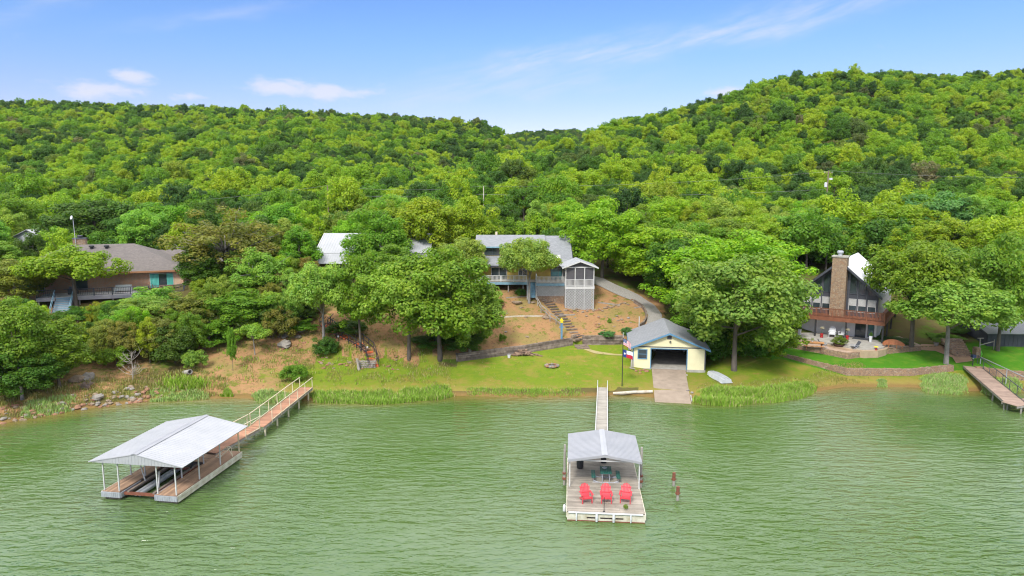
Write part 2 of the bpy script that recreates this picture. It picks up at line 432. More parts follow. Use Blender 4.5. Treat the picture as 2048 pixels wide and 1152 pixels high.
def leaf_mesh(name, clumps, per, size, material, flat=.72, seed=1, up=.45):
    """clumps: (x,y,z,r); leaves are small rhombic faces lying round each clump"""
    g = np.random.default_rng(seed); C = np.array(clumps, dtype=float)
    cnt = np.maximum(6, (per * (C[:, 3] / C[:, 3].mean()) ** 2)).astype(int)
    idx = np.repeat(np.arange(len(C)), cnt); n = len(idx)
    d = g.normal(size=(n, 3)); d[:, 2] += .25; d /= np.linalg.norm(d, axis=1)[:, None]
    rad = C[idx, 3] * (.55 + .55 * g.random(n) ** .6)
    p = C[idx, :3] + d * rad[:, None] * np.array([1, 1, flat])
    nn = d * .8 + np.array([0, 0, up]) + g.normal(size=(n, 3)) * .30; nn /= np.linalg.norm(nn, axis=1)[:, None]
    t = np.cross(nn, g.normal(size=(n, 3))); t /= np.linalg.norm(t, axis=1)[:, None]; b = np.cross(nn, t)
    s = (size * (.65 + .7 * g.random(n)))[:, None]
    v = np.stack([p + t*s, p + b*s*.62, p - t*s, p - b*s*.62], 1).reshape(-1, 3)
    me = bpy.data.meshes.new(name); me.vertices.add(n*4); me.vertices.foreach_set('co', v.ravel())
    me.loops.add(n*4); me.loops.foreach_set('vertex_index', np.arange(n*4)); me.polygons.add(n)
    me.polygons.foreach_set('loop_start', np.arange(n)*4); me.polygons.foreach_set('loop_total', np.full(n, 4))
    me.materials.append(material); me.update(calc_edges=True)
    return me

def crown_clumps(seed, W, H, zc, rz, n, cr, low=-.45, lobes=3, inner=.5):
    r = random.Random(seed); out = []; ph = [r.uniform(0, 6.28) for _ in range(4)]
    while len(out) < n:
        x, y, z = r.gauss(0,1), r.gauss(0,1), r.gauss(0,1) + .15; l = math.sqrt(x*x+y*y+z*z); x, y, z = x/l, y/l, z/l
        if z < low: continue
        az = math.atan2(y, x); e = 1 + .16*math.sin(lobes*az + ph[0]) + .12*math.sin((lobes+2)*az + ph[1] + z*3) + .10*math.sin(z*5 + ph[2])
        f = r.uniform(inner, 1) ** .6 * e
        rr = cr * r.uniform(.65, 1.3)
        out.append((x*W/2*f*.9, y*W/2*f*.9, zc + z*rz*f*(.95 if z > 0 else .75), rr))
    return out

def trunk_mesh(name, H, r0, clumps, seed, limbs=9, fork=.38, material=None, lr=1.0, bend=.25):
    r = random.Random(seed); mb = MB()
    top = Vector((r.uniform(-bend, bend), r.uniform(-bend, bend), H * .72)); f = Vector((top.x*.5 + r.uniform(-.15,.15), top.y*.4, H*fork))
    mb.tube([(0,0,-.5), (0,0,0.15), f*.5, f, top*.5 + f*.5 + Vector((r.uniform(-.2,.2), r.uniform(-.2,.2), 0)), top], [r0*1.5, r0*1.15, r0*.92, r0*.8, r0*.5, r0*.22], 8)
    cs = sorted(clumps, key=lambda c: r.random())[:limbs]
    for c in cs:
        q = Vector(c[:3]); st = f.lerp(top, r.uniform(0, .55)); mid = st.lerp(q, .5) + Vector((r.uniform(-.3,.3), r.uniform(-.3,.3), r.uniform(.0,.6)))
        mb.tube([st, mid, q], [r0*.42*lr, r0*.28*lr, r0*.10*lr], 5)
        for j in range(2):
            e = q + Vector((r.uniform(-1,1), r.uniform(-1,1), r.uniform(-.2,.9))); mb.tube([mid.lerp(q, .4+.3*j), e], [r0*.16*lr, r0*.06*lr], 4)
    me_o = mb.build(name, material or BARK); me = me_o.data; bpy.data.objects.remove(me_o)
    me.polygons.foreach_set('use_smooth', [True]*len(me.polygons))
    return me

PROTO = {}
def proto(key, seed, W, H, zc, rz, n, cr, per, size, low=-.45, limbs=9, fork=.38, r0=.2, bark=None, lobes=3, inner=.5, lr=1., forest=False, flat=.8):
    c = crown_clumps(seed, W, H, zc, rz, n, cr, low, lobes, inner)
    a = leaf_mesh('crown', c, per, size, (LEAF_DARK if forest == 2 else LEAF_FOREST) if forest else LEAF, flat, seed)
    v = np.zeros(len(a.vertices)*3); a.vertices.foreach_get('co', v); v = v.reshape(-1, 3)
    We = 2 * np.percentile(np.abs(v[:, :2]).max(axis=1), 97); He = np.percentile(v[:, 2], 99.6)
    PROTO[key] = (a, trunk_mesh('trunk', H, r0, c, seed, limbs, fork, bark, lr), We, He)
for i in range(6): proto('oak%d' % i, 11+i, 9, 10, 5.5, 4.3, 130, .85, 180, .145, -.88, 10, .3, .2, BARK_GREY if i % 2 else None, 3 + i % 3, .45)
for i in range(2): proto('high%d' % i, 25+i, 9, 10, 6.7, 3.3, 115, .82, 180, .145, -.5, 12, .4, .2, BARK_GREY if i else None, 4 + i, .42)
proto('umbrella0', 29, 9, 7, 5.0, 2.3, 80, .8, 180, .145, -.4, 12, .5, .2, None, 4, .3)
for i in range(2): proto('tall%d' % i, 31+i, 6, 10, 5.6, 4.3, 100, .68, 170, .125, -.85, 9, .4, .15, None, 2 + i)
for i in range(2): proto('sparse%d' % i, 41+i, 9, 9, 5.2, 3.9, 115, .66, 95, .125, -.7, 26, .3, .17, BARK_GREY, 4, .3, 1.3)
for i in range(3): proto('shrub%d' % i, 51+i, 5, 4, 1.9, 2.0, 64, .52, 150, .10, -.75, 6, .3, .08, None, 3 + i, .4)
for i in range(2): proto('cedar%d' % i, 61+i, 5.5, 8, 4.2, 3.9, 100, .55, 150, .10, -.9, 8, .4, .13, None, 4, .35, flat=.95)
proto('small0', 71, 4.5, 5, 3.5, 1.4, 34, .52, 130, .10, -.4, 8, .45, .08, BARK_GREY)
for i in range(6): proto('wood%d' % i, 81+i, 7.5, 7.5, 4.2, 3.1, 64, .80, 95, .175, -.7, 5, .35, .16, BARK, 3 + i % 3, forest=True)
proto('wood6', 91, 5, 7, 3.8, 3.2, 42, .65, 85, .165, -.85, 4, .35, .14, BARK, 3, forest=True)
for i in (7, 8): proto('wood%d' % i, 94+i, 6, 7.2, 4.0, 3.3, 56, .72, 90, .165, -.8, 4, .35, .14, BARK, 3, forest=2)

def plant(name, key, label, cat, loc, w, h, color, group=None, rot=None):
    cr, tr, W, H = PROTO[key]
    o = thing(name, label, cat, loc, rnd.uniform(0, 6.28) if rot is None else rot, group); o.scale = (w/W, w/W, h/H)
    a = link('crown', cr, o); a.color = tuple(color) + (1,)
    link('trunk', tr, o)
    return o
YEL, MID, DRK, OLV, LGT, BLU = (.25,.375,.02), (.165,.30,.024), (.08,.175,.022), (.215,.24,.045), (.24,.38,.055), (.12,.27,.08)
# ---------------------------------------------------------------- materials for built things
WMETAL = mat('white_metal_roof', (.42,.42,.43), (.37,.375,.385), .8, .38, .0, spec=.5)
GMETAL = mat('grey_metal_roof', (.34,.34,.355), (.29,.295,.31), .8, .38)
GALV = mat('galvanised_sheet', (.52,.54,.58), (.40,.41,.43), 1.5, .45, .3)
WPAINT = mat('white_paint', (.60,.595,.58), (.52,.51,.48), 4, .55)
OLDWHITE = mat('weathered_white', (.66,.63,.52), (.44,.39,.27), 2.2, .75)
CREAM = mat('cream_pipe', (.72,.64,.46), (.58,.48,.32), 4, .5)
RUST = mat('rusty_steel', (.25,.085,.045), (.14,.05,.03), 5, .85)
REDDECK = mat('reddish_deck_board', (.42,.215,.125), (.33,.165,.10), 2, .8, island=.22, stretch=(1,1,1))
OLDDECK = mat('brown_deck_board', (.46,.285,.175), (.33,.205,.13), 1.6, .85, island=.25)
GREYDECK = mat('grey_deck_board', (.36,.315,.255), (.25,.215,.17), 1.3, .85, island=.22)
WALKDECK = mat('bleached_deck_board', (.40,.365,.31), (.31,.28,.235), 1.3, .85, island=.15)
TIMBER = mat('weathered_timber', (.25,.20,.16), (.13,.095,.07), 2.5, .95, island=.35, bump=.5)
GREYTIMBER = mat('grey_timber', (.36,.33,.29), (.22,.195,.165), 2.5, .9, island=.2, bump=.4)
LOGW = mat('bleached_log', (.60,.55,.46), (.40,.34,.26), 2.5, .9, bump=.4)
YELLOWP = mat('yellow_paint', (.76,.70,.45), (.70,.63,.39), 1.2, .7)
YELLOWH = mat('pale_yellow_siding', (.62,.50,.24), (.55,.43,.19), 1.2, .75)
BLUEP = mat('blue_paint', (.12,.27,.42), (.09,.20,.33), 3, .6)
BLUEPALE = mat('faded_blue_paint', (.22,.37,.45), (.15,.27,.34), 3, .7)
CONC = mat('concrete', (.36,.28,.21), (.265,.205,.15), 1.1, .9, bump=.3)
CONCG = mat('grey_concrete', (.44,.41,.36), (.30,.28,.24), 1.6, .9, bump=.3)
DARKIN = mat('dark_interior', (.13,.115,.10), (.06,.054,.05), 1.5, .9)
SHINGLE = brick_mat('grey_shingle', (.30,.305,.315), (.235,.24,.25), (.16,.165,.175), .32, .16, .012, .95, 'xy', .3)
SHINGLEB = brick_mat('brown_shingle', (.20,.17,.15), (.145,.125,.115), (.09,.08,.075), .32, .16, .014, .95, 'xy', .3)
BRICK = brick_mat('orange_brick', (.72,.36,.20), (.62,.42,.28), (.55,.49,.40), .36, .13, .02)
GLASS = mat('window_glass', (.03,.04,.045), (.05,.065,.075), .7, .06, spec=.8)
TEALGL = mat('teal_glass', (.05,.17,.19), (.03,.09,.11), 1.2, .08, spec=.8)
SCREEN = mat('insect_screen', (.06,.058,.062), (.09,.085,.09), 1, .6)
BLACK = mat('black_metal', (.02,.02,.022), (.03,.03,.032), 5, .5)
CHARC = mat('charcoal_siding', (.06,.063,.078), (.045,.047,.058), 1.5, .65)
DKGREY = mat('dark_grey_trim', (.085,.09,.105), (.06,.063,.075), 2, .6)
REDPL = mat('red_plastic', (.66,.06,.075), (.55,.045,.06), 3, .38)
GREENPL = mat('green_plastic', (.02,.13,.10), (.015,.10,.08), 3, .4)
WHITEPL = mat('white_plastic', (.68,.68,.68), (.60,.61,.62), 3, .4)
REDPOT = mat('red_glaze', (.42,.02,.02), (.3,.012,.012), 3, .25)
DECKRED = mat('stained_redwood', (.23,.082,.04), (.15,.052,.024), 2.5, .65, island=.25)
PICNIC = mat('orange_wood', (.50,.24,.09), (.38,.17,.06), 3, .65, island=.15)
RUSTBENCH = mat('orange_bench_wood', (.40,.15,.06), (.28,.10,.04), 3, .65, island=.15)
TURQ = mat('turquoise_curtain', (.12,.50,.42), (.08,.38,.33), 2, .8)
YELLOWB = mat('bright_yellow_paint', (.85,.65,.03), (.75,.55,.02), 3, .5)
STONE = stone_mat('field_stone', [(.36,.21,.12),(.46,.32,.20),(.30,.20,.14),(.50,.40,.29)], 3.4)
STONEC = stone_mat('chimney_stone', [(.36,.21,.12),(.46,.34,.21),(.28,.20,.14),(.50,.40,.28),(.36,.26,.17)], 4.6, (.16,.13,.10))
ROCK = mat('tan_rock', (.31,.235,.16), (.19,.135,.09), 2.2, .95, bump=.7, island=.2)
ROCKG = mat('grey_rock', (.32,.29,.25), (.19,.165,.135), 2.2, .95, bump=.7)
ROCKR = mat('red_rock', (.34,.175,.10), (.22,.115,.07), 2.2, .95, bump=.7)
GRAVEL = mat('gravel', (.36,.335,.30), (.23,.21,.18), 9, .95, bump=.8)
PATIOM = mat('patio_concrete', (.48,.34,.25), (.38,.27,.20), .9, .9, bump=.2)
CLAY = mat('clay_soil', (.40,.25,.15), (.32,.19,.11), .9, .95, bump=.4)
WIRE = mat('power_cable', (.22,.22,.22), (.2,.2,.2), 1, .5)
POLEW = mat('pole_wood', (.28,.21,.15), (.19,.14,.10), 4, .9)
POLEO = mat('new_pole_wood', (.55,.31,.13), (.45,.25,.10), 4, .9)
LATT = mat('lattice_white', (.52,.52,.51), (.40,.40,.385), 3, .7)
LIME = mat('lime_hose', (.20,.75,.08), (.16,.62,.06), 3, .5)
BONE = mat('dead_wood', (.42,.37,.32), (.28,.24,.20), 5, .9)
ORANGE = mat('orange_step_paint', (.72,.16,.055), (.58,.12,.04), 3, .7)

def rail_run(o, p, q, h=1.0, m=WPAINT, picket=.13, postgap=1.8, name='railing', pw=.05):
    """one run of railing from p to q (feet of the rail) with posts and pickets"""
    p, q = Vector(p), Vector(q); L = (q - p).length; mb = MB(); U = Vector((0,0,1))
    n = max(1, round(L / postgap))
    for i in range(n + 1):
        a = p.lerp(q, i / n); mb.bar(a, a + U*(h+.04), .10, .10, up=(0,1,.01))
    mb.bar(p + U*h, q + U*h, .12, .06); mb.bar(p + U*.14, q + U*.14, .06, .06)
    if picket:
        k = int(L / picket)
        for i in range(1, k):
            a = p.lerp(q, i / k); mb.bar(a + U*.16, a + U*(h-.03), pw, pw*.8, up=(0,1,.01))
    return mb.build(name, m, o)

def ribbed_slope(o, name, A, B, C, D, m, th=.05, gap=.3, rib=.035, alongAD=True):
    """sheet roof slope A-B (eave) C-D (ridge, D above A), ribs run from eave to ridge"""
    A, B, C, D = map(Vector, (A, B, C, D)); n = (B-A).cross(D-A).normalized()
    if n.z < 0: n = -n
    mb = MB(); mb.prism([A, B, C, D], -n*th)
    k = int((B-A).length / gap)
    for i in range(k + 1):
        t = (i + .0) / k; t = min(max(t, .006), .994)
        mb.bar(A.lerp(B, t) + n*rib*.4, D.lerp(C, t) + n*rib*.4, .05, rib, up=n)
    return mb.build(name, m, o)

def window(o, x0, x1, z0, z1, y, fm=WPAINT, gm=GLASS, mull=1, fw=.07, d=.06, cross=0, name='window'):
    """window in a wall facing -y at depth y: frame is the part, pane its sub-part"""
    f = MB()
    f.box(x0-fw, x1+fw, y-d, y+.02, z1, z1+fw); f.box(x0-fw, x1+fw, y-d-.02, y+.02, z0-fw, z0)
    f.box(x0-fw, x0, y-d, y+.02, z0, z1); f.box(x1, x1+fw, y-d, y+.02, z0, z1)
    for i in range(mull): xm = x0+(x1-x0)*(i+1)/(mull+1); f.box(xm-.03, xm+.03, y-d*.8, y+.02, z0, z1)
    for i in range(cross): zm = z0+(z1-z0)*(i+1)/(cross+1); f.box(x0, x1, y-d*.7, y+.015, zm-.025, zm+.025)
    w = f.build(name, fm, o); MB().box(x0, x1, y-.02, y+.012, z0, z1).build('pane', gm, w)
    return w

def wall_with_holes(mb, x0, x1, z0, z1, y0, y1, holes, mat_=0):
    """front wall slab cut by rectangular openings (x0,x1,z0,z1)"""
    xs = sorted({x0, x1, *[h[0] for h in holes], *[h[1] for h in holes]}); zs = sorted({z0, z1, *[h[2] for h in holes], *[h[3] for h in holes]})
    for a, b in zip(xs, xs[1:]):
        run = None
        for c, d in zip(zs, zs[1:]):
            inside = any(h[0] <= (a+b)/2 <= h[1] and h[2] <= (c+d)/2 <= h[3] for h in holes)
            if not inside: mb.box(a, b, y0, y1, c, d, mat_)

def boards(mb, x0, x1, y0, y1, z, th=.05, w=.16, along='x', mat_=0, gap=.012, seg=None):
    if along == 'x':
        n = int((y1 - y0) / w)
        for i in range(n):
            a = y0 + (y1-y0)*i/n; e = rnd.uniform(0, .02)
            cuts = [x0, x1] if not seg else [x0, x0 + (x1-x0)*rnd.uniform(.3,.7), x1]
            for c, d in zip(cuts, cuts[1:]): mb.box(c - e*(c == x0), d - .006 + e*(d == x1), a + gap/2, a + (y1-y0)/n - gap/2, z-th, z + rnd.uniform(-.006,.004), mat_)
    else:
        n = int((x1 - x0) / w)
        for i in range(n):
            a = x0 + (x1-x0)*i/n
            cuts = [y0, y1] if not seg else [y0, y0 + (y1-y0)*rnd.uniform(.3,.7), y1]
            for c, d in zip(cuts, cuts[1:]): mb.box(a + gap/2, a + (x1-x0)/n - gap/2, c, d - .006, z-th, z + rnd.uniform(-.006,.004), mat_)
    return mb
# ---------------------------------------------------------------- covered boat dock
D = thing('boat_dock', 'floating boat dock with a white metal gable roof and an open slip', 'boat dock', (-25.0, 43.4, 0), R(-8.5))
for name, x0, x1, y0, y1 in (('deck_planks', -2.75, -1.45, 0, 8), ('deck_planks', 1.2, 2.75, 0, 8), ('deck_planks', -1.45, 1.2, 5.6, 8)):
    mb = MB(); boards(mb, x0+.03, x1-.03, y0+.03, y1, .6, .05, .15, 'y', 0, .014, True) if y0 == 0 else boards(mb, x0+.02, x1-.02, y0, y1, .6, .05, .15, 'x'); mb.build(name, OLDDECK, D)
mb = MB()
for x0, x1 in ((-2.75, -1.45), (1.2, 2.75)):
    mb.box(x0+.1, x1-.1, .15, 7.9, -.25, .22); mb.box(x0, x1, 0.1, 8, .24, .54)
mb.box(-1.4, 1.15, 5.7, 7.9, -.25, .5)
mb.build('float_frame', TIMBER, D)
for x0, x1 in ((-2.80, -1.40), (1.15, 2.80)):
    mb = MB(); mb.box(x0, x1, -.06, -.01, .2, .56)
    for i in range(10): xx = x0 + .05 + (x1-x0-.1)*i/9; mb.box(xx-.02, xx+.02, -.085, -.061, .2, .55)
    mb.build('front_skirt', GALV, D)
for x, s in ((2.78, 1), (-2.83, -1)):
    mb = MB(); mb.box(x, x+.05, 0, 8, .38, .58); mb.box(x+.006, x+.046, .05, 7.95, .14, .36); mb.build('side_skirt', OLDWHITE, D)
MB().box(1.10, 1.148, 0, 2.0, .2, .55).build('slip_skirt', GALV, D); MB().box(-1.398, -1.35, 0, 2.0, .2, .55).build('slip_skirt', GALV, D)
for x in (-2.65, -1.55, 1.3, 2.65):
    for y in (.12, 2.7, 5.3, 7.85):
        if y > 6 and x in (-1.55, 1.3): continue
        e = .0 if abs(x) > 2 else .0
        MB().bar((x, y, .6), (x, y, 2.72 + (.0 if abs(x) > 2 else .24)), .07, .07, up=(0,1,.01)).build('post', CREAM if y > 6 else WPAINT, D)
E_, RZ = 2.7, 3.4
for s in (-1, 1):
    ribbed_slope(D, 'roof_sheet', (s*3.45, -.2, E_), (s*3.45, 7.95, E_), (s*.01, 7.95, RZ), (s*.01, -.2, RZ), WMETAL, .04, .23, .02)
mb = MB()
for s in (-1, 1): mb.slab([(0, -.22, RZ+.035), (0, 7.97, RZ+.035), (s*.22, 7.97, RZ-.005), (s*.22, -.22, RZ-.005)], .012)
mb.build('ridge_cap', GMETAL, D)
for y in (-.16, 7.86):
    mb = MB(); mb.prism([(-3.36, y, 2.66), (3.36, y, 2.66), (0, y, 3.33)], (0, .04, 0))
    for i in range(27): x = -3.1 + i*.238; mb.box(x-.02, x+.02, y-.016, y-.001, 2.67, 2.66 + .66*(1-abs(x)/3.36)) if y < 0 else None
    mb.build('gable_panel', WMETAL, D)
mb = MB()
for y in (.12, 2.7, 5.3, 7.8):
    mb.bar((-3.3, y, 2.6), (3.3, y, 2.6), .06, .1)
    for s in (-1, 1): mb.bar((s*3.3, y, 2.62), (0, y, 3.28), .05, .08)
for s in (-1, 1): mb.bar((s*3.2, -.1, 2.64), (s*3.2, 7.85, 2.64), .05, .08)
mb.build('roof_truss', OLDWHITE, D)
T = thing('boat_lift', 'rusty boat lift with dark bunks and tanks inside the dock slip', 'boat lift', D.location, R(-8.5))
MB().bar((-1.5, .35, .38), (1.25, .35, .38), .18, .16).build('cross_beam', RUST, T)
MB().bar((-1.4, 4.6, .45), (1.15, 4.6, .45), .16, .14).build('cross_beam', RUST, T)
for x in (-1.05, .85): MB().bar((x, .3, .5), (x, 5.2, .55), .18, .12).build('bunk', TIMBER, T)
for x in (-.75, -.45, .45): MB().tube([(x, .6, .22), (x, 5.3, .25)], .14, 12).build('float_tank', GALV if x < 0 else BLACK, T)
for a, b in (((-1.0, 2.0, .45), (-1.25, 1.9, 1.75)), ((.55, 1.2, .45), (.75, 1.15, 1.7))): MB().bar(a, b, .07, .07).build('guide_post', WPAINT, T)
mb = MB(); mb.bar((.95, .5, .4), (.95, 5.2, .45), .1, .18); mb.bar((-1.2, .5, .4), (-1.2, 5.2, .45), .1, .18); mb.build('side_rail', RUST, T)
MB().tube([(.2, 4.2, .7), (.25, 4.6, 1.0), (.6, 4.75, 1.1), (.95, 4.6, .9), (1.0, 4.2, .72)], .06, 8).build('hose', BLACK, T)
C_ = thing('folded_lounger', 'cream folded metal frame lying on the rear corner of the boat dock', 'folded chair', D.matrix_basis @ Vector((2.0, 6.9, .6)), R(-8.5))
mb = MB(); mb.bar((-.5,-.4,.05), (.0,.4,.62), .04,.04); mb.bar((-.1,-.5,.05), (.4,.3,.62), .04,.04)
mb.bar((.0,.4,.62), (.4,.3,.62), .04,.04); mb.bar((-.5,-.4,.05), (-.1,-.5,.05), .04,.04)
for i in range(1,5): mb.bar(Vector((-.5,-.4,.05)).lerp(Vector((.0,.4,.62)), i/5), Vector((-.1,-.5,.05)).lerp(Vector((.4,.3,.62)), i/5), .05,.02)
mb.build('frame', CREAM, C_); MB().bar((.0,.4,.62), (.5,.2,.03), .04,.04).build('leg', CREAM, C_); MB().bar((.4,.3,.62), (.75,-.15,.03), .04,.04).build('leg', CREAM, C_)

# pier and ramp to the covered dock
def walk(name, label, p, q, w, z0, z1, m, rails, piles, railm, h=1.05, z_post=-1.2, pm=None, board=.18, group=None):
    p, q = Vector((*p, 0)), Vector((*q, 0)); d = q - p; L = d.length; a = math.atan2(-d.x, d.y)
    o = thing(name, label, 'walkway', (p.x, p.y, 0), a, group); sl = (z1 - z0) / L
    mb = MB(); n = int(L / board)
    for i in range(n):
        y0, y1 = L*i/n + .006, L*(i+1)/n - .006; za, zb = z0 + sl*y0, z0 + sl*y1; e = rnd.uniform(-.004, .004)
        mb.prism([(-w/2, y0, za+e), (w/2, y0, za+e), (w/2, y1, zb+e), (-w/2, y1, zb+e)], (0, 0, -.05))
    mb.build('deck_planks', m, o)
    mb = MB()
    for s in (-1, 1): mb.bar((s*(w/2-.03), 0, z0-.15), (s*(w/2-.03), L, z1-.15), .06, .18)
    mb.build('stringer', pm or GREYTIMBER, o)
    for s, y0, y1 in rails:
        mb = MB(); k = max(1, round((y1-y0)/1.75)); x = s*(w/2+.02)
        for i in range(k+1):
            y = y0 + (y1-y0)*i/k; zb = z0 + sl*y; mb.bar((x, y, zb-.2), (x, y, zb+h), .05, .05, up=(0,1,.01))
        mb.bar((x, y0-.15, z0+sl*y0+h), (x, y1+.15, z0+sl*y1+h), .06, .06); mb.bar((x, y0, z0+sl*y0+.06), (x, y1, z0+sl*y1+.06), .05, .05)
        mb.build('railing', railm, o)
    for y in piles:
        for s in (-1, 1): MB().tube([(s*(w/2-.12), y, z_post), (s*(w/2-.12), y, z0+sl*y-.06)], .075, 10).build('pile', pm or CREAM, o)
    return o
walk('pier', 'reddish plank pier with cream pipe railings running to the weedy shore', (-21.6, 55.6), (-20.75, 67.0), 1.25, .95, 1.05, REDDECK, [(-1, .2, 11.2), (1, 1.6, 11.2)], (.4, 2.9, 5.4, 7.9, 10.4), CREAM)
walk('pier_ramp', 'short reddish plank ramp from the railed pier down to the boat dock', (-23.35, 50.4), (-21.68, 55.45), 1.2, .72, .95, REDDECK, [(-1, 1.6, 5.1), (1, 3.4, 5.1)], (), CREAM)

# ---------------------------------------------------------------- swim dock with canopy
D2 = thing('swim_dock', 'grey plank floating dock with a small pale metal canopy over its rear half', 'dock', (5.92, 40.63, 0), R(-5))
boards(MB(), -2.42, 2.42, .02, 8.9, .6, .05, .15, 'x', 0, .016, True).build('deck_planks', GREYDECK, D2)
mb = MB(); mb.box(-2.36, 2.36, .12, 8.85, .1, .54)
for x in (-1.8, -.6, .6, 1.8): mb.box(x-.45, x+.45, .3, 8.7, -.3, .098)
mb.build('float_frame', TIMBER, D2)
mb = MB(); wall_with_holes(mb, -2.44, 2.44, .06, .52, -.05, .0, [(-1.2, -.5, .16, .28), (-.35, .45, .16, .28), (.6, 1.1, .16, .28)]); mb.build('front_skirt', OLDWHITE, D2)
MB().box(-2.44, 2.44, -.07, -.002, -.02, .055).build('bottom_rail', RUST, D2)
for s in (-1, 1): MB().box(s*2.47-.03, s*2.47+.03, -.04, 8.9, .2, .55).build('side_skirt', OLDWHITE, D2)
MB().tube([(-2.35, -.1, .57), (2.3, -.1, .57)], .055, 10).build('bumper', WHITEPL, D2)
for x, r_ in ((-1.85, .05), (-.58, .085), (.48, .085), (1.55, .05)): MB().tube([(x, -.15, .6), (x, -.17, .3), (x, -.14, .04)], [r_*.9, r_, r_*.8], 10).build('bumper', WHITEPL, D2)
F_ = thing('boat_fender', 'white sausage fender hung off the side of the grey dock', 'fender', D2.matrix_basis @ Vector((-2.62, .9, .1)), 0)
MB().lathe((0,0,0), [(.03,0),(.09,.06),(.1,.2),(.1,.36),(.08,.46),(.02,.5)], 12).build('body', WHITEPL, F_); MB().tube([(0,0,.5),(.08,0,.56)], .012, 6).build('rope', WPAINT, F_)
for x in (-2.3, 2.4):
    for y in (3.7, 8.4): MB().bar((x, y, .58), (x, y, 2.56), .08, .08, up=(0,1,.01)).build('post', WPAINT, D2)
for s in (-1, 1):
    ribbed_slope(D2, 'roof_sheet', (.05+s*2.5, 3.5, 2.6), (.05+s*2.5, 8.5, 2.6), (.05+s*.01, 8.5, 3.0), (.05+s*.01, 3.5, 3.0), GMETAL, .04, .22, .02)
mb = MB()
for s in (-1, 1): mb.slab([(.05, 3.47, 3.035), (.05, 8.52, 3.035), (.05+s*.2, 8.52, 3.0), (.05+s*.2, 3.47, 3.0)], .012)
mb.build('ridge_cap', WMETAL, D2)
mb = MB()
for s in (-1, 1): mb.prism([(.05+s*2.5, 3.44, 2.44), (.05+s*2.5, 3.44, 2.60), (.05, 3.44, 3.0), (.05, 3.44, 2.84)], (0, .05, 0))
mb.build('fascia', GMETAL, D2)
for y in (3.7, 8.4): MB().bar((-2.4, y, 2.5), (2.45, y, 2.5), .06, .08).build('roof_tie', WPAINT, D2)
L_ = thing('string_lights', 'sagging dark string of lights hung under the pale canopy', 'string lights', D2.matrix_basis @ Vector((0, 8.3, 2.4)), R(-5))
mb = MB(); pts_ = []
for k_ in range(4):
    for i in range(7):
        t = i/6; pts_.append((-2.3 + (k_+t)*1.15, 0, -.28*4*t*(1-t)))
mb.tube(pts_, .02, 5); mb.build('cable', BLACK, L_)
for p in pts_[1::2]: MB().lathe((p[0], 0, p[2]-.14), [(.01,0),(.045,.04),(.03,.12)], 6).build('bulb', BLACK, L_)
for sx, lab in ((-1, 'weathered timber spud pole on the open left flank of the canopied dock'), (1, 'leaning timber spud pole on the flank of the dock nearer the boathouse')):
    P_ = thing('spud_pole', lab, 'pole', D2.matrix_basis @ Vector((sx*2.68, 5.2, 0)), R(-5), 'poles that anchor the grey dock')
    MB().tube([(0, 0, -1), (.02, .1, 2.95)], [.10, .085], 10).build('pole', GREYTIMBER, P_); MB().box(-.14, .14, -.14, .14, .45, .58).build('bracket', RUST, P_); MB().box(-.13, .13, -.13, .13, .85, .95).build('bracket', RUST, P_)
# walkway to the shore
walk('gangway', 'narrow bleached plank gangway from the shore to the canopied dock', (6.75, 49.6), (9.35, 68.4), 1.0, .56, .62, WALKDECK, [], (4, 9, 14, 18), WPAINT, pm=GREYTIMBER)
gw = [o for o in col.objects if o.name == 'gangway'][0]; Lg = math.hypot(2.6, 18.8)
for s in (-1, 1):
    mb = MB(); mb.bar((s*.5, 0, .7), (s*.5, Lg, .76), .07, .07)
    for i in range(9): mb.bar((s*.5, .3+i*2.28, .5), (s*.5, .3+i*2.28, .73), .05, .05, up=(0,1,.01))
    mb.bar((s*.5, Lg, .3), (s*.5, Lg, 1.35), .07, .07, up=(0,1,.01)); mb.build('edge_rail', WPAINT, gw)

# ---------------------------------------------------------------- deck furniture
def adirondack(m, label, cat, group):
    o = thing('adirondack_chair', label, cat, (0,0,0), 0, group)
    mb = MB()
    for i in range(5): y = -.30 + i*.105; z = .40 - i*.035; mb.box(-.27, .27, y, y+.09, z-.02, z)
    mb.box(-.27, .27, -.335, -.305, .30, .40); mb.build('seat', m, o)
    mb = MB()
    for i in range(7):
        x = (i-3)*.088; top = 1.02 - .012*(i-3)**2*1.6; sp = 1 + .12
        a = Vector((x*.85, .16, .24)); b_ = Vector((x*1.12, .16 + (top-.24)*.42, top)); mb.bar(a, b_, .076, .022, up=(0,-1,.4))
        mb.tube([b_ + Vector((0,-.011,0)), b_ + Vector((0,.011,0))], .037, 10)
    mb.bar((-.3, .27, .52), (.3, .27, .52), .05, .05); mb.bar((-.28, .40, .80), (.28, .40, .80), .04, .04); mb.build('backrest', m, o)
    for s in (-1, 1):
        mb = MB(); mb.prism([(s*.28, -.40, .575), (s*.41, -.40, .575), (s*.40, .30, .575), (s*.29, .30, .575)], (0, 0, .028)); mb.build('arm', m, o)
        MB().bar((s*.315, -.30, 0), (s*.315, -.30, .575), .05, .11, up=(0,1,.01)).build('leg', m, o)
        MB().bar((s*.285, -.30, .345), (s*.285, .50, .045), .04, .11).build('leg', m, o)
    return o
ch = adirondack(REDPL, 'red plastic adirondack chair standing nearest the bin side of the dock', 'chair', 'red chairs on the grey dock')
for i, (px, lab, rz) in enumerate(((1172, 'red slatted chair at the end of the row farthest from the boathouse', 9), (1212, 'red slatted chair in the middle of the row, behind the thin black rod', -3), (1251, 'red slatted chair at the end of the row nearest the boathouse', -13))):
    c_ = ch if i == 0 else copy_tree(ch); c_['label'] = lab; q = at_z(px, 1003, .605); c_.location = q; c_.rotation_euler.z = R(rz); c_.scale = (1, 1, 1.02)
q = at_z(1211, 960, .605)
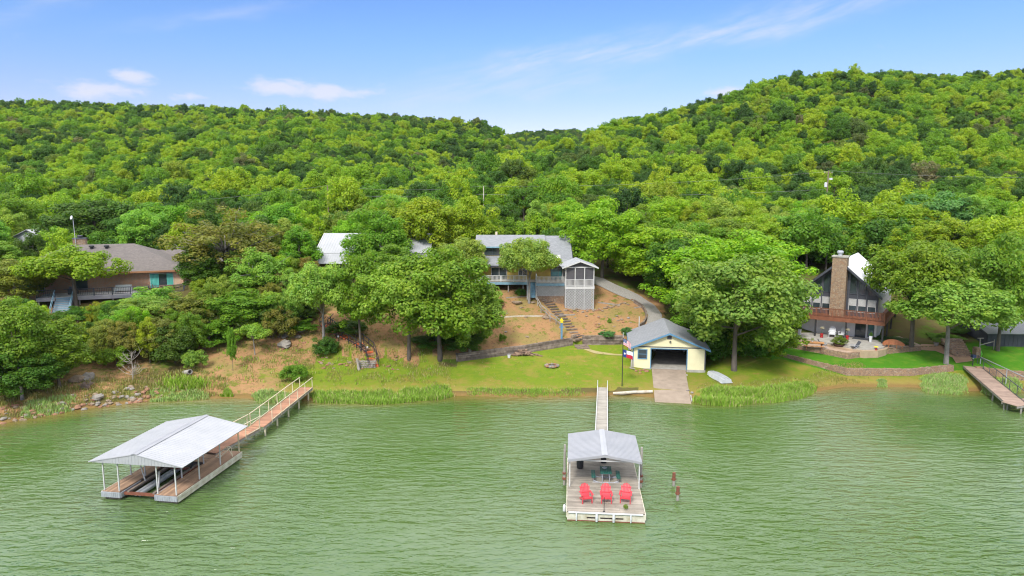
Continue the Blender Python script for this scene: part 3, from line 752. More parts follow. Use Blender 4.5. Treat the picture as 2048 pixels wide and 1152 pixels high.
o = thing('picnic_table', 'dark green picnic table with two benches under the pale canopy', 'picnic table', q, R(-5))
boards(MB(), -.40, .40, -.65, .65, .76, .04, .11, 'y').build('tabletop', GREENPL, o)
for s in (-1, 1): boards(MB(), s*.86-.14, s*.86+.14, -.65, .65, .45, .04, .13, 'y').build('bench', GREENPL, o)
for y in (-.45, .45):
    mb = MB(); mb.tube([(-.9, y, .02), (.9, y, .02)], .025, 8); mb.tube([(-.25, y, .02), (-.25, y, .72)], .028, 8); mb.tube([(.25, y, .02), (.25, y, .72)], .028, 8)
    for s in (-1, 1): mb.tube([(s*.86, y, .41), (s*.86, y, .15), (s*.5, y, .02)], .025, 8)
    mb.build('leg_frame', GALV, o)
P_ = thing('paper_stack', 'small pale tray lying on the green picnic table', 'tray', q + Vector((-.05, .25, .77)), 0); MB().lathe((0,0,0), [(.14,0),(.17,.03),(.155,.035),(.13,.012)], 14).build('tray', WHITEPL, P_)
q = at_z(1160, 936, .605); o = thing('trash_bin', 'black cylindrical bin standing under the pale dock canopy', 'bin', q)
MB().lathe((0,0,0), [(.22,0),(.25,.1),(.26,.7),(.28,.74),(.28,.78)], 18).build('body', BLACK, o); MB().lathe((0,0,.78), [(.285,0),(.27,.06),(.1,.1)], 18).build('lid', BLACK, o)
q = at_z(1207, 924, .605); o = thing('dock_box', 'dark narrow storage box standing at the back of the canopied dock', 'box', q, R(-5)); MB().box(-.2, .2, -.2, .2, 0, 1.0).build('body', BLACK, o); MB().box(-.22, .22, -.22, .22, 1.0, 1.05).build('lid', DKGREY, o)
q = at_z(1208, 1023, .605); o = thing('rod_holder', 'thin black upright rod at the front edge of the grey dock', 'rod holder', q); MB().tube([(0,0,0),(0,0,.95)], .022, 8).build('rod', BLACK, o); MB().lathe((0,0,0), [(.07,0),(.07,.02),(.03,.03)], 12).build('foot', BLACK, o)
q = at_z(1251, 1020, .60); o = thing('weed_tuft', 'little green weed growing between boards of the grey dock', 'weed', q); o.scale = (.065, .065, .1); a = link('crown', PROTO['shrub0'][0], o); a.color = (.2, .3, .05, 1)
for px, py, lab in ((1347, 972, 'rust topped pile in the lake, the farther one of two'), (1355, 1001, 'rust topped pile in the lake, the nearer one of two')):
    q = at_z(px, py, 0); o = thing('mooring_pile', lab, 'pile', (q.x, q.y, 0), 0, 'rusty piles in the lake')
    MB().tube([(0,0,-1.2), (0,0,.42)], .095, 12).build('post', GREYTIMBER, o); mb = MB(); mb.tube([(0,0,.42), (.01,0,.98)], .115, 12); mb.box(-.16, .16, -.05, .05, .48, .56); mb.build('sleeve', RUST, o)
def foot(o, x0, x1, y0, y1):
    M_ = Matrix.Translation(o.location) @ Matrix.Rotation(o.rotation_euler.z, 4, 'Z')
    KEEP_CLEAR.append([tuple((M_ @ Vector(p + (0,)))[:2]) for p in ((x0,y0),(x1,y0),(x1,y1),(x0,y1))])

# ---------------------------------------------------------------- boathouse
B = thing('boathouse', 'pale yellow boathouse with blue trim and an open bay above its ramp', 'boathouse', (17.6, 74.75, 0), R(-8)); foot(B, -5, 5, -11, 10)
W2, Dp, EZ, PZ, FZ = 3.95, 8.8, 3.38, 5.0, .9
mb = MB(); wall_with_holes(mb, -W2, W2, FZ, EZ, 0, .15, [(-1.95, 1.95, FZ, 3.15), (-3.42, -2.42, 2.0, 3.05)])
mb.box(-W2, -W2+.15, .15, Dp, FZ, EZ); mb.box(W2-.15, W2, .15, Dp, FZ, EZ); mb.box(-W2+.15, W2-.15, Dp-.15, Dp, FZ, EZ); mb.build('wall', YELLOWP, B)
sl_ = (PZ - EZ) / W2
for y in (.0, Dp-.15): MB().prism([(-W2, y, EZ+.002), (W2, y, EZ+.002), (0, y, PZ-.05)], (0, .15, 0)).build('gable_wall', YELLOWP, B)
mb = MB(); mb.box(-W2-.06, -1.98, -.06, .2, -.5, FZ-.003); mb.box(1.98, W2+.06, -.06, .2, -.5, FZ-.003)
for s in (-1, 1): mb.box(s*W2-.1, s*W2+.1, .2, Dp+.06, -.5, FZ-.003)
mb.box(-W2+.1, W2-.1, Dp-.1, Dp+.06, -.5, FZ-.003); mb.build('foundation', CONCG, B)
MB().box(-W2+.15, W2-.15, .2, Dp-.15, .70, .885).build('bay_floor', CONCG, B)
mb = MB(); mb.box(-W2+.17, -1.4, Dp-.5, Dp-.2, .9, 2.1); mb.box(-3.6, -2.9, 2.2, 6.5, .9, 1.9); mb.box(2.6, 3.6, 1.8, 7, .9, 2.0); mb.box(-.8, 2.4, Dp-.7, Dp-.2, .9, 1.7); mb.build('shelving', DARKIN, B)
MB().box(-W2+.15, W2-.15, .18, Dp-.15, EZ-.06, EZ-.01).build('bay_ceiling', WPAINT, B)
MB().box(-W2+.155, W2-.155, Dp-.2, Dp-.152, .89, EZ-.07).build('bay_back_wall', WPAINT, B)
mb = MB(); mb.box(-2.05, -1.95, -.03, .17, FZ, 3.25); mb.box(1.95, 2.05, -.03, .17, FZ, 3.25); mb.box(-1.95, 1.95, -.03, .17, 3.15, 3.25); mb.build('door_frame', BLUEP, B)
window(B, -3.38, -2.46, 2.04, 3.01, 0, BLUEP, GLASS, 0, .08, .05, 1)
mb = MB(); mb.box(-W2-.03, W2+.03, -.035, -.002, EZ-.05, EZ+.06); mb.build('trim_band', DKGREY, B)
for x in (-W2, W2): MB().box(x-.06, x+.06, -.028, .10, FZ, EZ-.06).build('corner_trim', BLUEP if x < 0 else DKGREY, B)
ov, fo_ = .5, .4
for s in (-1, 1):
    z = EZ - sl_*ov
    MB().slab([(s*(W2+ov), -fo_, z+.08), (s*(W2+ov), Dp+.3, z+.08), (0, Dp+.3, PZ+.08), (0, -fo_, PZ+.08)], .09 * (1 if s > 0 else -1)).build('roof', SHINGLE, B)
    mb = MB(); mb.prism([(s*(W2+ov+.02), -fo_-.04, z+.09), (s*(W2+ov+.02), -fo_-.04, z-.12), (0, -fo_-.04, PZ-.12), (0, -fo_-.04, PZ+.09)], (0, .04, 0)); mb.build('bargeboard', BLUEP, B)
    MB().bar((s*(W2+ov+.03), -fo_, z-.0), (s*(W2+ov+.03), Dp+.3, z-.0), .04, .18).build('fascia', BLUEP, B)
mb = MB(); mb.box(-.24, .24, -.04, -.002, 4.3, 4.72)
for i in range(5): mb.box(-.2, .2, -.06, -.041, 4.35+i*.07, 4.38+i*.07)
mb.build('gable_vent', DKGREY, B)
mb = MB(); mb.lathe((.1, -.12, 3.98), [(.05,.0),(.13,.04),(.06,.16)], 10); mb.box(.06, .14, -.12, -.002, 4.06, 4.12); mb.build('lamp', BLACK, B)
Rp = thing('boat_ramp', 'worn concrete boat ramp running from the boathouse bay into the lake', 'ramp', B.location, R(-10))
mb = MB(); mb.prism([(-1.85, -.06, .885), (1.85, -.06, .885), (1.75, -6.3, .42), (-1.8, -6.3, .42)], (0,0,-.7)); mb.prism([(-1.8, -6.31, .42), (1.75, -6.31, .42), (1.72, -10.3, -.06), (-1.75, -10.3, -.06)], (0,0,-.7)); mb.build('slab', CONC, Rp)
mb = MB(); mb.prism([(1.86, -.8, .62), (2.02, -.8, .62), (1.9, -9.0, .12), (1.78, -9.0, .12)], (0,0,-.5)); mb.build('curb', CONCG, Rp)

# ---------------------------------------------------------------- yellow house
Y_ = thing('yellow_house', 'pale yellow two storey house with a grey shingle roof above the bare slope', 'house', (8.5, 94.6, 8.3), 0); foot(Y_, -14.5, 5, -6, 12)
EZ, Rz, Ry = 2.2, 5.95, 5.9        # above base
k_ = (Rz-EZ) / (Ry+.6)
holes = [(-3.1, -1.0, .1, 1.9), (-7.6, -6.4, .8, 1.8), (-11.4, -9.2, .1, 1.9)]
mb = MB(); wall_with_holes(mb, -13.5, -.25, -.6, EZ+.2, 0, .15, holes)
mb.box(-.4, -.25, .15, 11.4, -.6, EZ+.2); mb.box(-13.5, -13.35, .15, 11.4, -.6, EZ+.2); mb.box(-13.35, -.4, 11.25, 11.4, -.6, EZ+.2); mb.build('wall', mat('ochre_siding', (.50,.36,.09), (.42,.29,.06), 1.5, .8), Y_)
for x in (-.4, -13.5): MB().prism([(x, 0, EZ+.21), (x, 11.4, EZ+.21), (x, 5.9, Rz-.1)], (.15, 0, 0)).build('gable_wall', YELLOWH, Y_)
window(Y_, -3.05, -1.05, .15, 1.85, 0, DKGREY, TEALGL, 1); window(Y_, -7.55, -6.45, .85, 1.75, 0, WPAINT, GLASS, 1); window(Y_, -11.35, -9.25, .15, 1.85, 0, WPAINT, GLASS, 1)
MB().slab([(-13.7, -.6, EZ), (0, -.6, EZ), (0, Ry, Rz), (-13.7, Ry, Rz)], .14).build('roof', SHINGLE, Y_)
MB().slab([(0, 12., EZ+.1), (-13.7, 12., EZ+.1), (-13.7, Ry+.001, Rz), (0, Ry+.001, Rz)], .14).build('roof', SHINGLE, Y_)
MB().bar((-13.72, -.63, EZ-.08), (.02, -.63, EZ-.08), .05, .2).build('fascia', DKGREY, Y_)
mb = MB(); mb.prism([(.02, -.6, EZ-.14), (.02, -.6, EZ+.06), (.02, Ry, Rz+.06), (.02, 12, EZ+.16), (.02, 12, EZ-.04), (.02, Ry, Rz-.14)], (.05, 0, 0)); mb.build('bargeboard', DKGREY, Y_)
yd = 1.45; zd = EZ + (yd+.6)*k_
mb = MB(); wall_with_holes(mb, -13.5, -4.0, zd-.15, zd+1.45, yd, yd+.12, [(-12.4, -10.2, zd+.12, zd+1.15), (-8.2, -6.6, zd+.12, zd+1.15)])
mb.prism([(-4.0, yd, zd), (-4.0, 5.0, EZ+5.6*k_), (-4.0, 5.0, Rz-.2), (-4.0, yd, zd+1.45)], (-.12, 0, 0)); mb.build('dormer_wall', YELLOWH, Y_)
window(Y_, -12.35, -10.25, zd+.17, zd+1.1, yd, DKGREY, GLASS, 1); window(Y_, -8.15, -6.65, zd+.17, zd+1.1, yd, DKGREY, GLASS, 1)
MB().slab([(-13.75, yd-.5, zd+1.35), (-3.7, yd-.5, zd+1.35), (-3.7, Ry, Rz+.12), (-13.75, Ry, Rz+.12)], .12).build('dormer_roof', SHINGLE, Y_)
MB().bar((-13.77, yd-.53, zd+1.26), (-3.68, yd-.53, zd+1.26), .05, .2).build('dormer_fascia', BLUEPALE, Y_)
p0 = Vector((-2.0, 1.1, EZ+1.7*k_)); MB().prism([p0+Vector((-.3,-.35,.0-.2+.05)), p0+Vector((.3,-.35,-.15)), p0+Vector((.3,.35,.25)), p0+Vector((-.3,.35,.25))], (0,-.06,.1)).build('skylight', WPAINT, Y_)
mb = MB(); mb.tube([(-10.8, 6.2, Rz-.1), (-10.8, 6.2, Rz+.55)], .18, 10); mb.build('roof_vent', CREAM, Y_)
# decks
def deck(o, x0, x1, y0, y1, z, m, fm, posts, name='deck'):
    boards(MB(), x0, x1, y0, y1, z, .05, .16, 'x', 0, .012, True).build(name, m, o)
    mb = MB(); mb.box(x0-.03, x1+.03, y0-.06, y0-.01, z-.36, z-.02); mb.box(x0-.05, x0-.005, y0, y1, z-.36, z-.02); mb.box(x1+.005, x1+.05, y0, y1, z-.36, z-.02); mb.build('deck_fascia', fm, o)
    for x, y, zb in posts: MB().bar((x, y, zb), (x, y, z-.06), .14, .14, up=(0,1,.01)).build('deck_post', GREYTIMBER, o)
deck(Y_, -13.5, -6.55, -3.0, -.02, .25, GREYDECK, BLUEPALE, [(-13, -2.8, -2.5), (-11.2, -2.8, -2.5), (-9, -2.8, -2.5), (-7, -2.8, -2.5)])
rail_run(Y_, (-13.4, -2.95, .25), (-6.6, -2.95, .25), .85, picket=.17, pw=.07)
deck(Y_, -5.2, -1.35, -3.9, -.02, .2, GREYDECK, BLUEPALE, [(-5.1, -3.7, -2.6), (-1.5, -3.7, -2.6)])
rail_run(Y_, (-5.15, -3.85, .2), (-1.4, -3.85, .2), .85, picket=.17, pw=.07)
rail_run(Y_, (-5.15, -3.8, .2), (-5.15, -.3, .2), .85, picket=.17, pw=.07)
boards(MB(), -6.5, -5.25, -2.6, -.02, .22, .05, .16, 'x').build('landing', GREYDECK, Y_)
def stairs(o, x0, x1, y0, z0, n, run, rise, tm, sm, name='stair'):
    mb = MB()
    for i in range(n): mb.box(x0+.05, x1-.05, y0-run*(i+1), y0-run*i, z0-rise*(i+1)-.05, z0-rise*(i+1))
    s_ = mb.build(name, tm, o)
    for x in (x0, x1): MB().bar((x, y0, z0-.2), (x, y0-run*n, z0-rise*n-.2), .07, .26).build('stringer', sm, s_)
    mb = MB()
    for i in range(n): mb.box(x0+.06, x1-.06, y0-run*i-.03, y0-run*i-.005, z0-rise*(i+1)+.002, z0-rise*i-.06)
    mb.build('riser', BLUEPALE, s_); return s_
stairs(Y_, -6.45, -5.3, -2.62, .2, 9, .22, .2, BLUEPALE, WPAINT)
for x in (-6.48, -5.27):
    mb = MB(); mb.bar((x, -2.65, .2), (x, -2.65, 1.15), .08, .08, up=(0,1,.01)); mb.bar((x, -4.7, -1.9), (x, -4.7, -.7), .08, .08, up=(0,1,.01)); mb.bar((x, -2.6, 1.1), (x, -4.75, -.75), .07, .07); mb.build('stair_rail', WPAINT, Y_)
def lattice(o, P, ux, w, h, name='lattice', m=LATT, gap=.21):
    """crossed slats in a rectangle: corner P, horizontal direction ux"""
    P, ux = Vector(P), Vector(ux).normalized(); nz = ux.cross(Vector((0,0,1))); mb = MB()
    for sgn in (1, -1):
        c = -h
        while c < w:
            a0, a1 = max(0, c), min(w, c + h)
            if a1 - a0 > .05:
                z0, z1 = (a0 - c, a1 - c) if sgn > 0 else (h - (a0 - c), h - (a1 - c))
                off = nz * (.012 * sgn); mb.bar(P + ux*a0 + Vector((0,0,z0)) + off, P + ux*a1 + Vector((0,0,z1)) + off, .012, .055, up=(0,0,1))
            c += gap
    return mb.build(name, m, o)
lattice(Y_, (-5.1, -3.86, -1.55), (1,0,0), 3.7, 1.36); MB().box(-5.1, -1.4, -3.6, -3.4, -2.6, -.1).build('skirt_wall', CONCG, Y_)
mb = MB(); mb.box(-5.15, -1.35, -3.9, -3.62, -2.9, -1.56); mb.build('stone_base', STONE, Y_)
# screened porch on its lattice tower
P_ = thing('screen_porch', 'white screened porch raised on a tall lattice base beside the yellow house', 'porch', (9.02, 90.0, 5.0), R(2)); foot(P_, -2.6, 2.6, -2.5, 6)
hw, fz, ez, dp = 1.93, 3.15, 5.65, 4.2
mb = MB()
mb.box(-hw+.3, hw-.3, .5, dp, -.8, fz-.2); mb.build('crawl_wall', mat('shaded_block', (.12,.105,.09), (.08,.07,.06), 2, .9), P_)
mb = MB(); mb.box(-hw, hw, 0, dp, fz-.12, fz)
for z in (fz-.33,): mb.box(-hw-.03, hw+.03, -.05, -.005, z, fz+.02); mb.box(-hw-.05, -hw-.005, 0, dp, z, fz+.02); mb.box(hw+.005, hw+.05, 0, dp, z, fz+.02)
mb.build('floor', WPAINT, P_)
for x, y in ((-hw+.06, .05), (-.63, .05), (.63, .05), (hw-.06, .05), (-hw+.06, dp-.1), (hw-.06, dp-.1), (-hw+.06, 2.1), (hw-.06, 2.1)):
    MB().bar((x, y, fz+.02), (x, y, ez), .11, .11, up=(0,1,.01)).build('post', WPAINT, P_)
for x in (-hw+.05, -.62, .62, hw-.05): MB().bar((x, .03, -.7), (x, .03, fz-.34), .10, .08, up=(0,1,.01)).build('tower_post', LATT, P_)
mb = MB(); mb.box(-hw, hw, 0, .1, ez-.02, ez+.14); mb.box(-hw, -hw+.1, .1, dp, ez-.02, ez+.14); mb.box(hw-.1, hw, .1, dp, ez-.02, ez+.14); mb.build('top_plate', WPAINT, P_)
for a, b in (((-hw+.1, .07, 0), (hw-.1, .07, 0)),): rail_run(P_, (a[0], .0, fz), (b[0], .0, fz), .92, picket=.15, postgap=1.3, pw=.07)
rail_run(P_, (-hw+.0, .1, fz), (-hw+.0, dp-.1, fz), .92, picket=.15, pw=.07)
for x0, x1 in ((-hw+.12, -.69), (-.57, .57), (.69, hw-.12)): MB().box(x0, x1, .13, .145, fz+.02, ez-.03).build('insect_screen', SCREEN, P_)
MB().box(-hw+.1, -hw+.115, .15, dp-.1, fz+.02, ez-.03).build('insect_screen', SCREEN, P_); MB().box(hw-.115, hw-.1, .15, dp-.1, fz+.02, ez-.03).build('insect_screen', SCREEN, P_)
MB().prism([(-hw+.1, .04, ez+.15), (hw-.1, .04, ez+.15), (0, .04, ez+.78)], (0, .03, 0)).build('gable_screen', SCREEN, P_)
for s in (-1, 1):
    ribbed_slope(P_, 'roof_sheet', (s*2.42, -.45, ez+.06), (s*2.42, dp+.3, ez+.06), (s*.01, dp+.3, ez+.98), (s*.01, -.45, ez+.98), WMETAL, .06, .4, .02)
    mb = MB(); mb.prism([(s*2.42, -.47, ez+.07), (s*2.42, -.47, ez-.1), (0, -.47, ez+.8), (0, -.47, ez+.98)], (0, .04, 0)); mb.build('bargeboard', WPAINT, P_)
lattice(P_, (-hw+.05, -.03, -.55), (1,0,0), 2*hw-.1, fz+.18); lattice(P_, (-hw-.02, dp, -.1), (0,-1,0), dp, fz-.3)
mb = MB(); mb.box(-hw, hw, -.06, -.035, -.45, -.33); mb.build('base_rail', LATT, P_)

# ---------------------------------------------------------------- house with a pale metal roof
M_ = thing('metal_roof_house', 'house with a broad pale ribbed metal roof half hidden by oaks', 'house', (-20.5, 98.0, 8.3), 0); foot(M_, -9.5, 9, -4, 14)
ribbed_slope(M_, 'porch_roof', (-8.3, -.9, 2.15), (1.2, -.9, 2.15), (1.2, 1.3, 3.45), (-8.3, 1.3, 3.45), WMETAL, .06, .35)
ribbed_slope(M_, 'roof_sheet', (-8.3, 1.25, 3.50), (8.5, 1.25, 3.50), (8.5, 7.0, 6.05), (-8.3, 7.0, 6.05), WMETAL, .08, .4)
ribbed_slope(M_, 'roof_sheet', (8.5, 13, 3.2), (-8.3, 13, 3.2), (-8.3, 7.02, 6.05), (8.5, 7.02, 6.05), WMETAL, .08, .4)
mb = MB(); wall_with_holes(mb, -8, 8.2, -1.0, 3.35, 1.5, 1.65, [(-6.5, -4.5, .1, 2.1), (-3.2, -1.2, .1, 2.1), (4.2, 5.6, 1.6, 2.8)]); mb.box(-8, -7.85, 1.65, 12.5, -1, 3.3); mb.box(8.05, 8.2, 1.65, 12.5, -1, 3.3); mb.box(-7.85, 8.05, 12.35, 12.5, -1, 3.3); mb.build('wall', mat('tan_siding', (.42,.34,.24), (.36,.29,.20), 1.5, .8), M_)
for a in ((-6.45, -4.55, .15, 2.05), (-3.15, -1.25, .15, 2.05), (4.25, 5.55, 1.65, 2.75)): window(M_, *a, 1.5, DKGREY, GLASS, 1)
for x in (-8.1, -5, -1.9, 1.0): MB().bar((x, -.7, -.4), (x, -.7, 2.08), .14, .14, up=(0,1,.01)).build('porch_post', POLEW, M_)
MB().box(-8.3, 1.2, -.9, 1.5, -.5, -.35).build('porch_floor', CONCG, M_)
MB().slab([(1.3, -1.5, 2.5), (10.3, -1.5, 2.5), (10.3, 1.3, 3.3), (1.3, 1.3, 3.3)], .1).build('side_roof', SHINGLE, M_)
mb = MB(); mb.bar((8.5,7.0,6.0),(8.5,1.25,3.45),.1,.2); mb.bar((-8.3,7.0,6.0),(-8.3,1.25,3.45),.1,.2); mb.build('bargeboard', WPAINT, M_)

# ---------------------------------------------------------------- hip roofed brick house
H_ = thing('brick_house', 'brick house with a brown hip roof and a long grey railed deck', 'house', (-47.2, 97.3, 6.9), R(20)); foot(H_, -23, 7, -6, 16)
holes = [(-4.3, -1.3, .1, 2.3), (-13.4, -12.0, .4, 2.2), (-20.5, -17.0, .3, 2.2)]
mb = MB(); wall_with_holes(mb, -5.6, -.05, -.8, 2.75, 0, .2, holes); wall_with_holes(mb, -22, -11.0, -.8, 2.75, 0, .2, holes)
mb.box(-.25, -.05, .2, 13.5, -.8, 2.75); mb.box(-22, -21.8, .2, 13.5, -.8, 2.75); mb.box(-21.8, -.25, 13.3, 13.5, -.8, 2.75); mb.build('wall', BRICK, H_)
mb = MB(); wall_with_holes(mb, -11.0, -5.6, -.8, 2.75, 1.8, 2.0, [(-10.6, -8.4, 0, 2.2), (-8.0, -6.0, 0, 2.2)]); mb.box(-11.2, -11.0, .2, 2, -.8, 2.75); mb.box(-5.6, -5.4, .2, 2, -.8, 2.75); mb.build('recess_wall', mat('brown_panel', (.16,.10,.07), (.11,.07,.05), 2, .8), H_)
window(H_, -10.55, -8.45, .05, 2.15, 1.8, DKGREY, TEALGL, 1); window(H_, -7.95, -6.05, .05, 2.15, 1.8, DKGREY, GLASS, 1)
window(H_, -4.25, -1.35, .25, 2.25, 0, WPAINT, GLASS, 0); window(H_, -13.35, -12.05, .45, 2.15, 0, DKGREY, GLASS, 0); window(H_, -20.4, -17.1, .35, 2.15, 0, WPAINT, TEALGL, 1)
for x0, x1 in ((-4.25, -3.15), (-2.15, -1.35)):
    mb = MB(); n = 7
    for i in range(n): a = x0 + (x1-x0)*i/n; mb.box(a, a+(x1-x0)/n*.86, -.09, -.065+.02*(i%2), .27, 2.24)
    mb.build('curtain', TURQ, H_)
mb = MB(); n = 12
for i in range(n): a = -20.4 + 3.3*i/n; mb.box(a, a+.23, -.09, -.065+.02*(i%2), 1.1, 2.14)
mb.build('curtain', TURQ, H_)
ez, rz = 2.75, 6.15; x0, x1, y0, y1, rx0, rx1, ry = -22.7, .65, -.7, 14.2, -15.2, -7.0, 6.75
mb = MB(); 
mb.add([(x0,y0,ez),(x1,y0,ez),(x1,y1,ez),(x0,y1,ez),(rx0,ry,rz),(rx1,ry,rz)], [(0,1,5,4),(1,2,5),(2,3,4,5),(3,0,4),(3,2,1,0)]); mb.build('roof', SHINGLEB, H_)
mb = MB(); mb.bar((x0-.03,y0-.03,ez-.12),(x1+.03,y0-.03,ez-.12),.06,.24); mb.bar((x1+.03,y0-.06,ez-.12),(x1+.03,y1,ez-.12),.06,.24); mb.build('fascia', mat('brown_fascia', (.36,.17,.08), (.28,.13,.06), 3, .7), H_)
mb = MB(); mb.add([(-3,6.5,ez+.1),(7.2,6.5,ez+.1),(7.2,14,ez+.1),(-3,14,ez+.1),(-6.5,10.2,ez+2.1),(4.4,10.2,ez+2.1)], [(0,1,5,4),(1,2,5),(2,3,4,5),(3,0,4),(3,2,1,0)]); mb.build('wing_roof', SHINGLEB, H_)
MB().box(-.04, 6.6, 7.2, 13.4, -.8, ez+.08).build('wing_wall', BRICK, H_)
c_ = MB().box(-15.0, -13.4, 7.4, 8.6, 4.8, 6.95).build('chimney', STONEC, H_); mb = MB(); mb.box(-15.08, -13.32, 7.32, 8.68, 6.95, 7.05); mb.lathe((-14.2, 8.0, 7.05), [(.25,0),(.25,.2),(.42,.24),(.42,.34),(.1,.4)], 12); mb.build('cap', DKGREY, c_)
for x in (-12.3, -10.4): MB().lathe((x, 5.6, 5.45), [(.2,0),(.2,.35),(.36,.4),(.36,.58),(.2,.66)], 14).build('roof_vent', BLACK, H_)
boards(MB(), -17.0, .4, -4.3, -.02, .05, .05, .16, 'x', 0, .012, True).build('deck', mat('grey_deck', (.60,.56,.55), (.50,.46,.45), 2, .85, island=.12), H_)
mb = MB(); mb.box(-17.03, .43, -4.36, -4.31, -.42, .03); mb.box(-17.06, -17.01, -4.3, 0, -.42, .03); mb.box(.41, .46, -4.3, 0, -.42, .03); mb.build('deck_fascia', mat('grey_fascia', (.42,.40,.41), (.32,.30,.31), 2, .8), H_)
def thin_rail(o, p, q, h=1.0, m=DKGREY): return rail_run(o, p, q, h, m, .2, 2.2, pw=.03)
thin_rail(H_, (-12.6, -4.25, .05), (.35, -4.25, .05)); thin_rail(H_, (-16.95, -4.25, .05), (-14.9, -4.25, .05)); thin_rail(H_, (.37, -4.2, .05), (.37, -.1, .05))
for x in (-16.8, -12.2, -8.3, -4.3, .2): MB().bar((x, -4.1, -3.6), (x, -4.1, 0), .16, .16, up=(0,1,.01)).build('deck_post', GREYTIMBER, H_)
st_ = stairs(H_, -14.8, -12.8, -4.4, .05, 10, .28, .19, mat('grey_step', (.40,.39,.40), (.30,.29,.30), 2, .85), DKGREY)
for x in (-14.85, -12.75):
    mb = MB(); mb.bar((x, -4.4, 1.05), (x, -7.2, -.85), .07, .07); mb.bar((x, -4.4, .6), (x, -7.2, -1.3), .05, .05); mb.bar((x, -7.2, -1.9), (x, -7.2, -.8), .09, .09, up=(0,1,.01)); mb.build('stair_rail', BLUEPALE, H_)
HM = Matrix.Translation(H_.location) @ Matrix.Rotation(R(20), 4, 'Z')
o = thing('antenna_mast', 'slim mast with a small white dish beside the chimney of the brick house', 'antenna', HM @ Vector((-14.6, 7.25, 5.9)), 0)
MB().tube([(0,0,0),(-.1,0,4.15)], .045, 8).build('mast', GALV, o); d_ = MB(); d_.lathe((0,0,0), [(.02,0),(.16,.02),(.27,.08),(.30,.14),(.28,.14),(.15,.06)], 16); d_ = d_.build('dish', WHITEPL, o); d_.location = (-.12, -.1, 4.15); d_.rotation_euler = (R(75), 0, R(-30))
# things on that deck
def chair_simple(label, m, loc, rz, group=None, cat='chair'):
    o = thing('patio_chair', label, cat, loc, rz, group)
    MB().box(-.24, .24, -.24, .24, .42, .47).build('seat', m, o); MB().prism([(-.24, .22, .5), (.24, .22, .5), (.24, .34, .98), (-.24, .34, .98)], (0, .03, 0)).build('backrest', m, o)
    for x in (-.22, .22):
        for y in (-.22, .22): MB().bar((x, y, 0), (x, y, .42), .04, .04, up=(0,1,.01)).build('leg', m, o)
        MB().bar((x*1.1, -.24, .66), (x*1.1, .28, .66), .045, .03).build('arm', m, o)
    return o
o = thing('deck_table', 'brown rectangular table on the grey deck below the turquoise curtains', 'table', HM @ Vector((-2.0, -2.2, .055)), R(20))
boards(MB(), -.9, .9, -.45, .45, .75, .04, .11, 'x').build('tabletop', RUSTBENCH, o)
for x in (-.8, .8):
    for y in (-.38, .38): MB().bar((x, y, 0), (x, y, .71), .07, .07, up=(0,1,.01)).build('leg', RUSTBENCH, o)
chair_simple('brown chair at the stair side of the brown deck table', POLEW, HM @ Vector((-3.4, -2.3, .055)), R(110), 'chairs round the brown deck table'); chair_simple('brown chair at the far side of the brown deck table, by the deck end', POLEW, HM @ Vector((-.6, -2.0, .055)), R(-70), 'chairs round the brown deck table')
o = thing('outdoor_sofa', 'pale cushioned sofa on the grey deck in front of the dark glass doors', 'sofa', HM @ Vector((-7.5, -1.2, .055)), R(20)); MB().box(-1.0, 1.0, -.4, .4, .15, .45).build('seat', WPAINT, o); MB().box(-1.0, 1.0, .3, .45, .452, .9).build('backrest', WPAINT, o)
for s in (-1, 1): MB().box(s*1.01-.09, s*1.01+.09, -.4, .45, .0, .62).build('arm', WPAINT, o)
o = thing('barbecue_grill', 'covered dark grill on the grey deck at the head of the stairs', 'grill', HM @ Vector((-13.2, -2.6, .055)), R(20)); MB().box(-.55, .55, -.3, .3, .12, .85).build('cabinet', BLACK, o); m_ = MB(); m_.tube([(-.4, 0, .88), (.4, 0, .88)], .28, 14); m_.build('lid', DKGREY, o); MB().box(-1.0, -.56, -.28, .28, .8, .84).build('shelf', DKGREY, o)

# ---------------------------------------------------------------- far metal shed
S_ = thing('metal_shed', 'pale grey shed with a white metal gable roof behind the brick house', 'shed', (-83.5, 118, 8.2), R(-12)); foot(S_, -5, 5, -2, 10)
mb = MB(); mb.box(-3.2, 3.2, 0, 8, -.5, 4.6); mb.prism([(-3.2, 0, 4.6), (3.2, 0, 4.6), (0, 0, 5.9)], (0, 8, 0)); mb.build('wall', mat('shed_sheet', (.50,.51,.55), (.42,.43,.46), 2, .6), S_)
for s in (-1, 1): ribbed_slope(S_, 'roof_sheet', (s*3.6, -.4, 4.52), (s*3.6, 8.4, 4.52), (s*.01, 8.4, 6.0), (s*.01, -.4, 6.0), WMETAL, .06, .5)
mb = MB(); mb.box(-1.4, 1.4, -.05, -.01, -.4, 2.6); mb.build('door', DKGREY, S_)

# ---------------------------------------------------------------- chalet with stone chimney
A = thing('chalet_house', 'steep gabled dark chalet with a tall stone chimney and redwood deck', 'house', (44.41, 79.98, 1.62), R(-35)); foot(A, -11.5, 2.0, -4.5, 16); A.scale = (1.04, 1.04, 1.04)
AM = Matrix.Translation(A.location) @ Matrix.Rotation(R(-35), 4, 'Z') @ Matrix.Scale(1.04, 4)
cx, hwid, dz, ez, pz, wy = -5.3, 4.25, 3.45, 6.0, 10.15, 2.4
x0, x1 = cx-hwid, cx+hwid; k_ = (pz-ez)/(hwid+.45)
def under(x, y=0): return ez + .1 + (hwid + .45 - abs(x-cx)) * k_ - .28
WHITEROOF = mat('bright_white_roof', (.72,.72,.73), (.66,.66,.67), .8, .38)
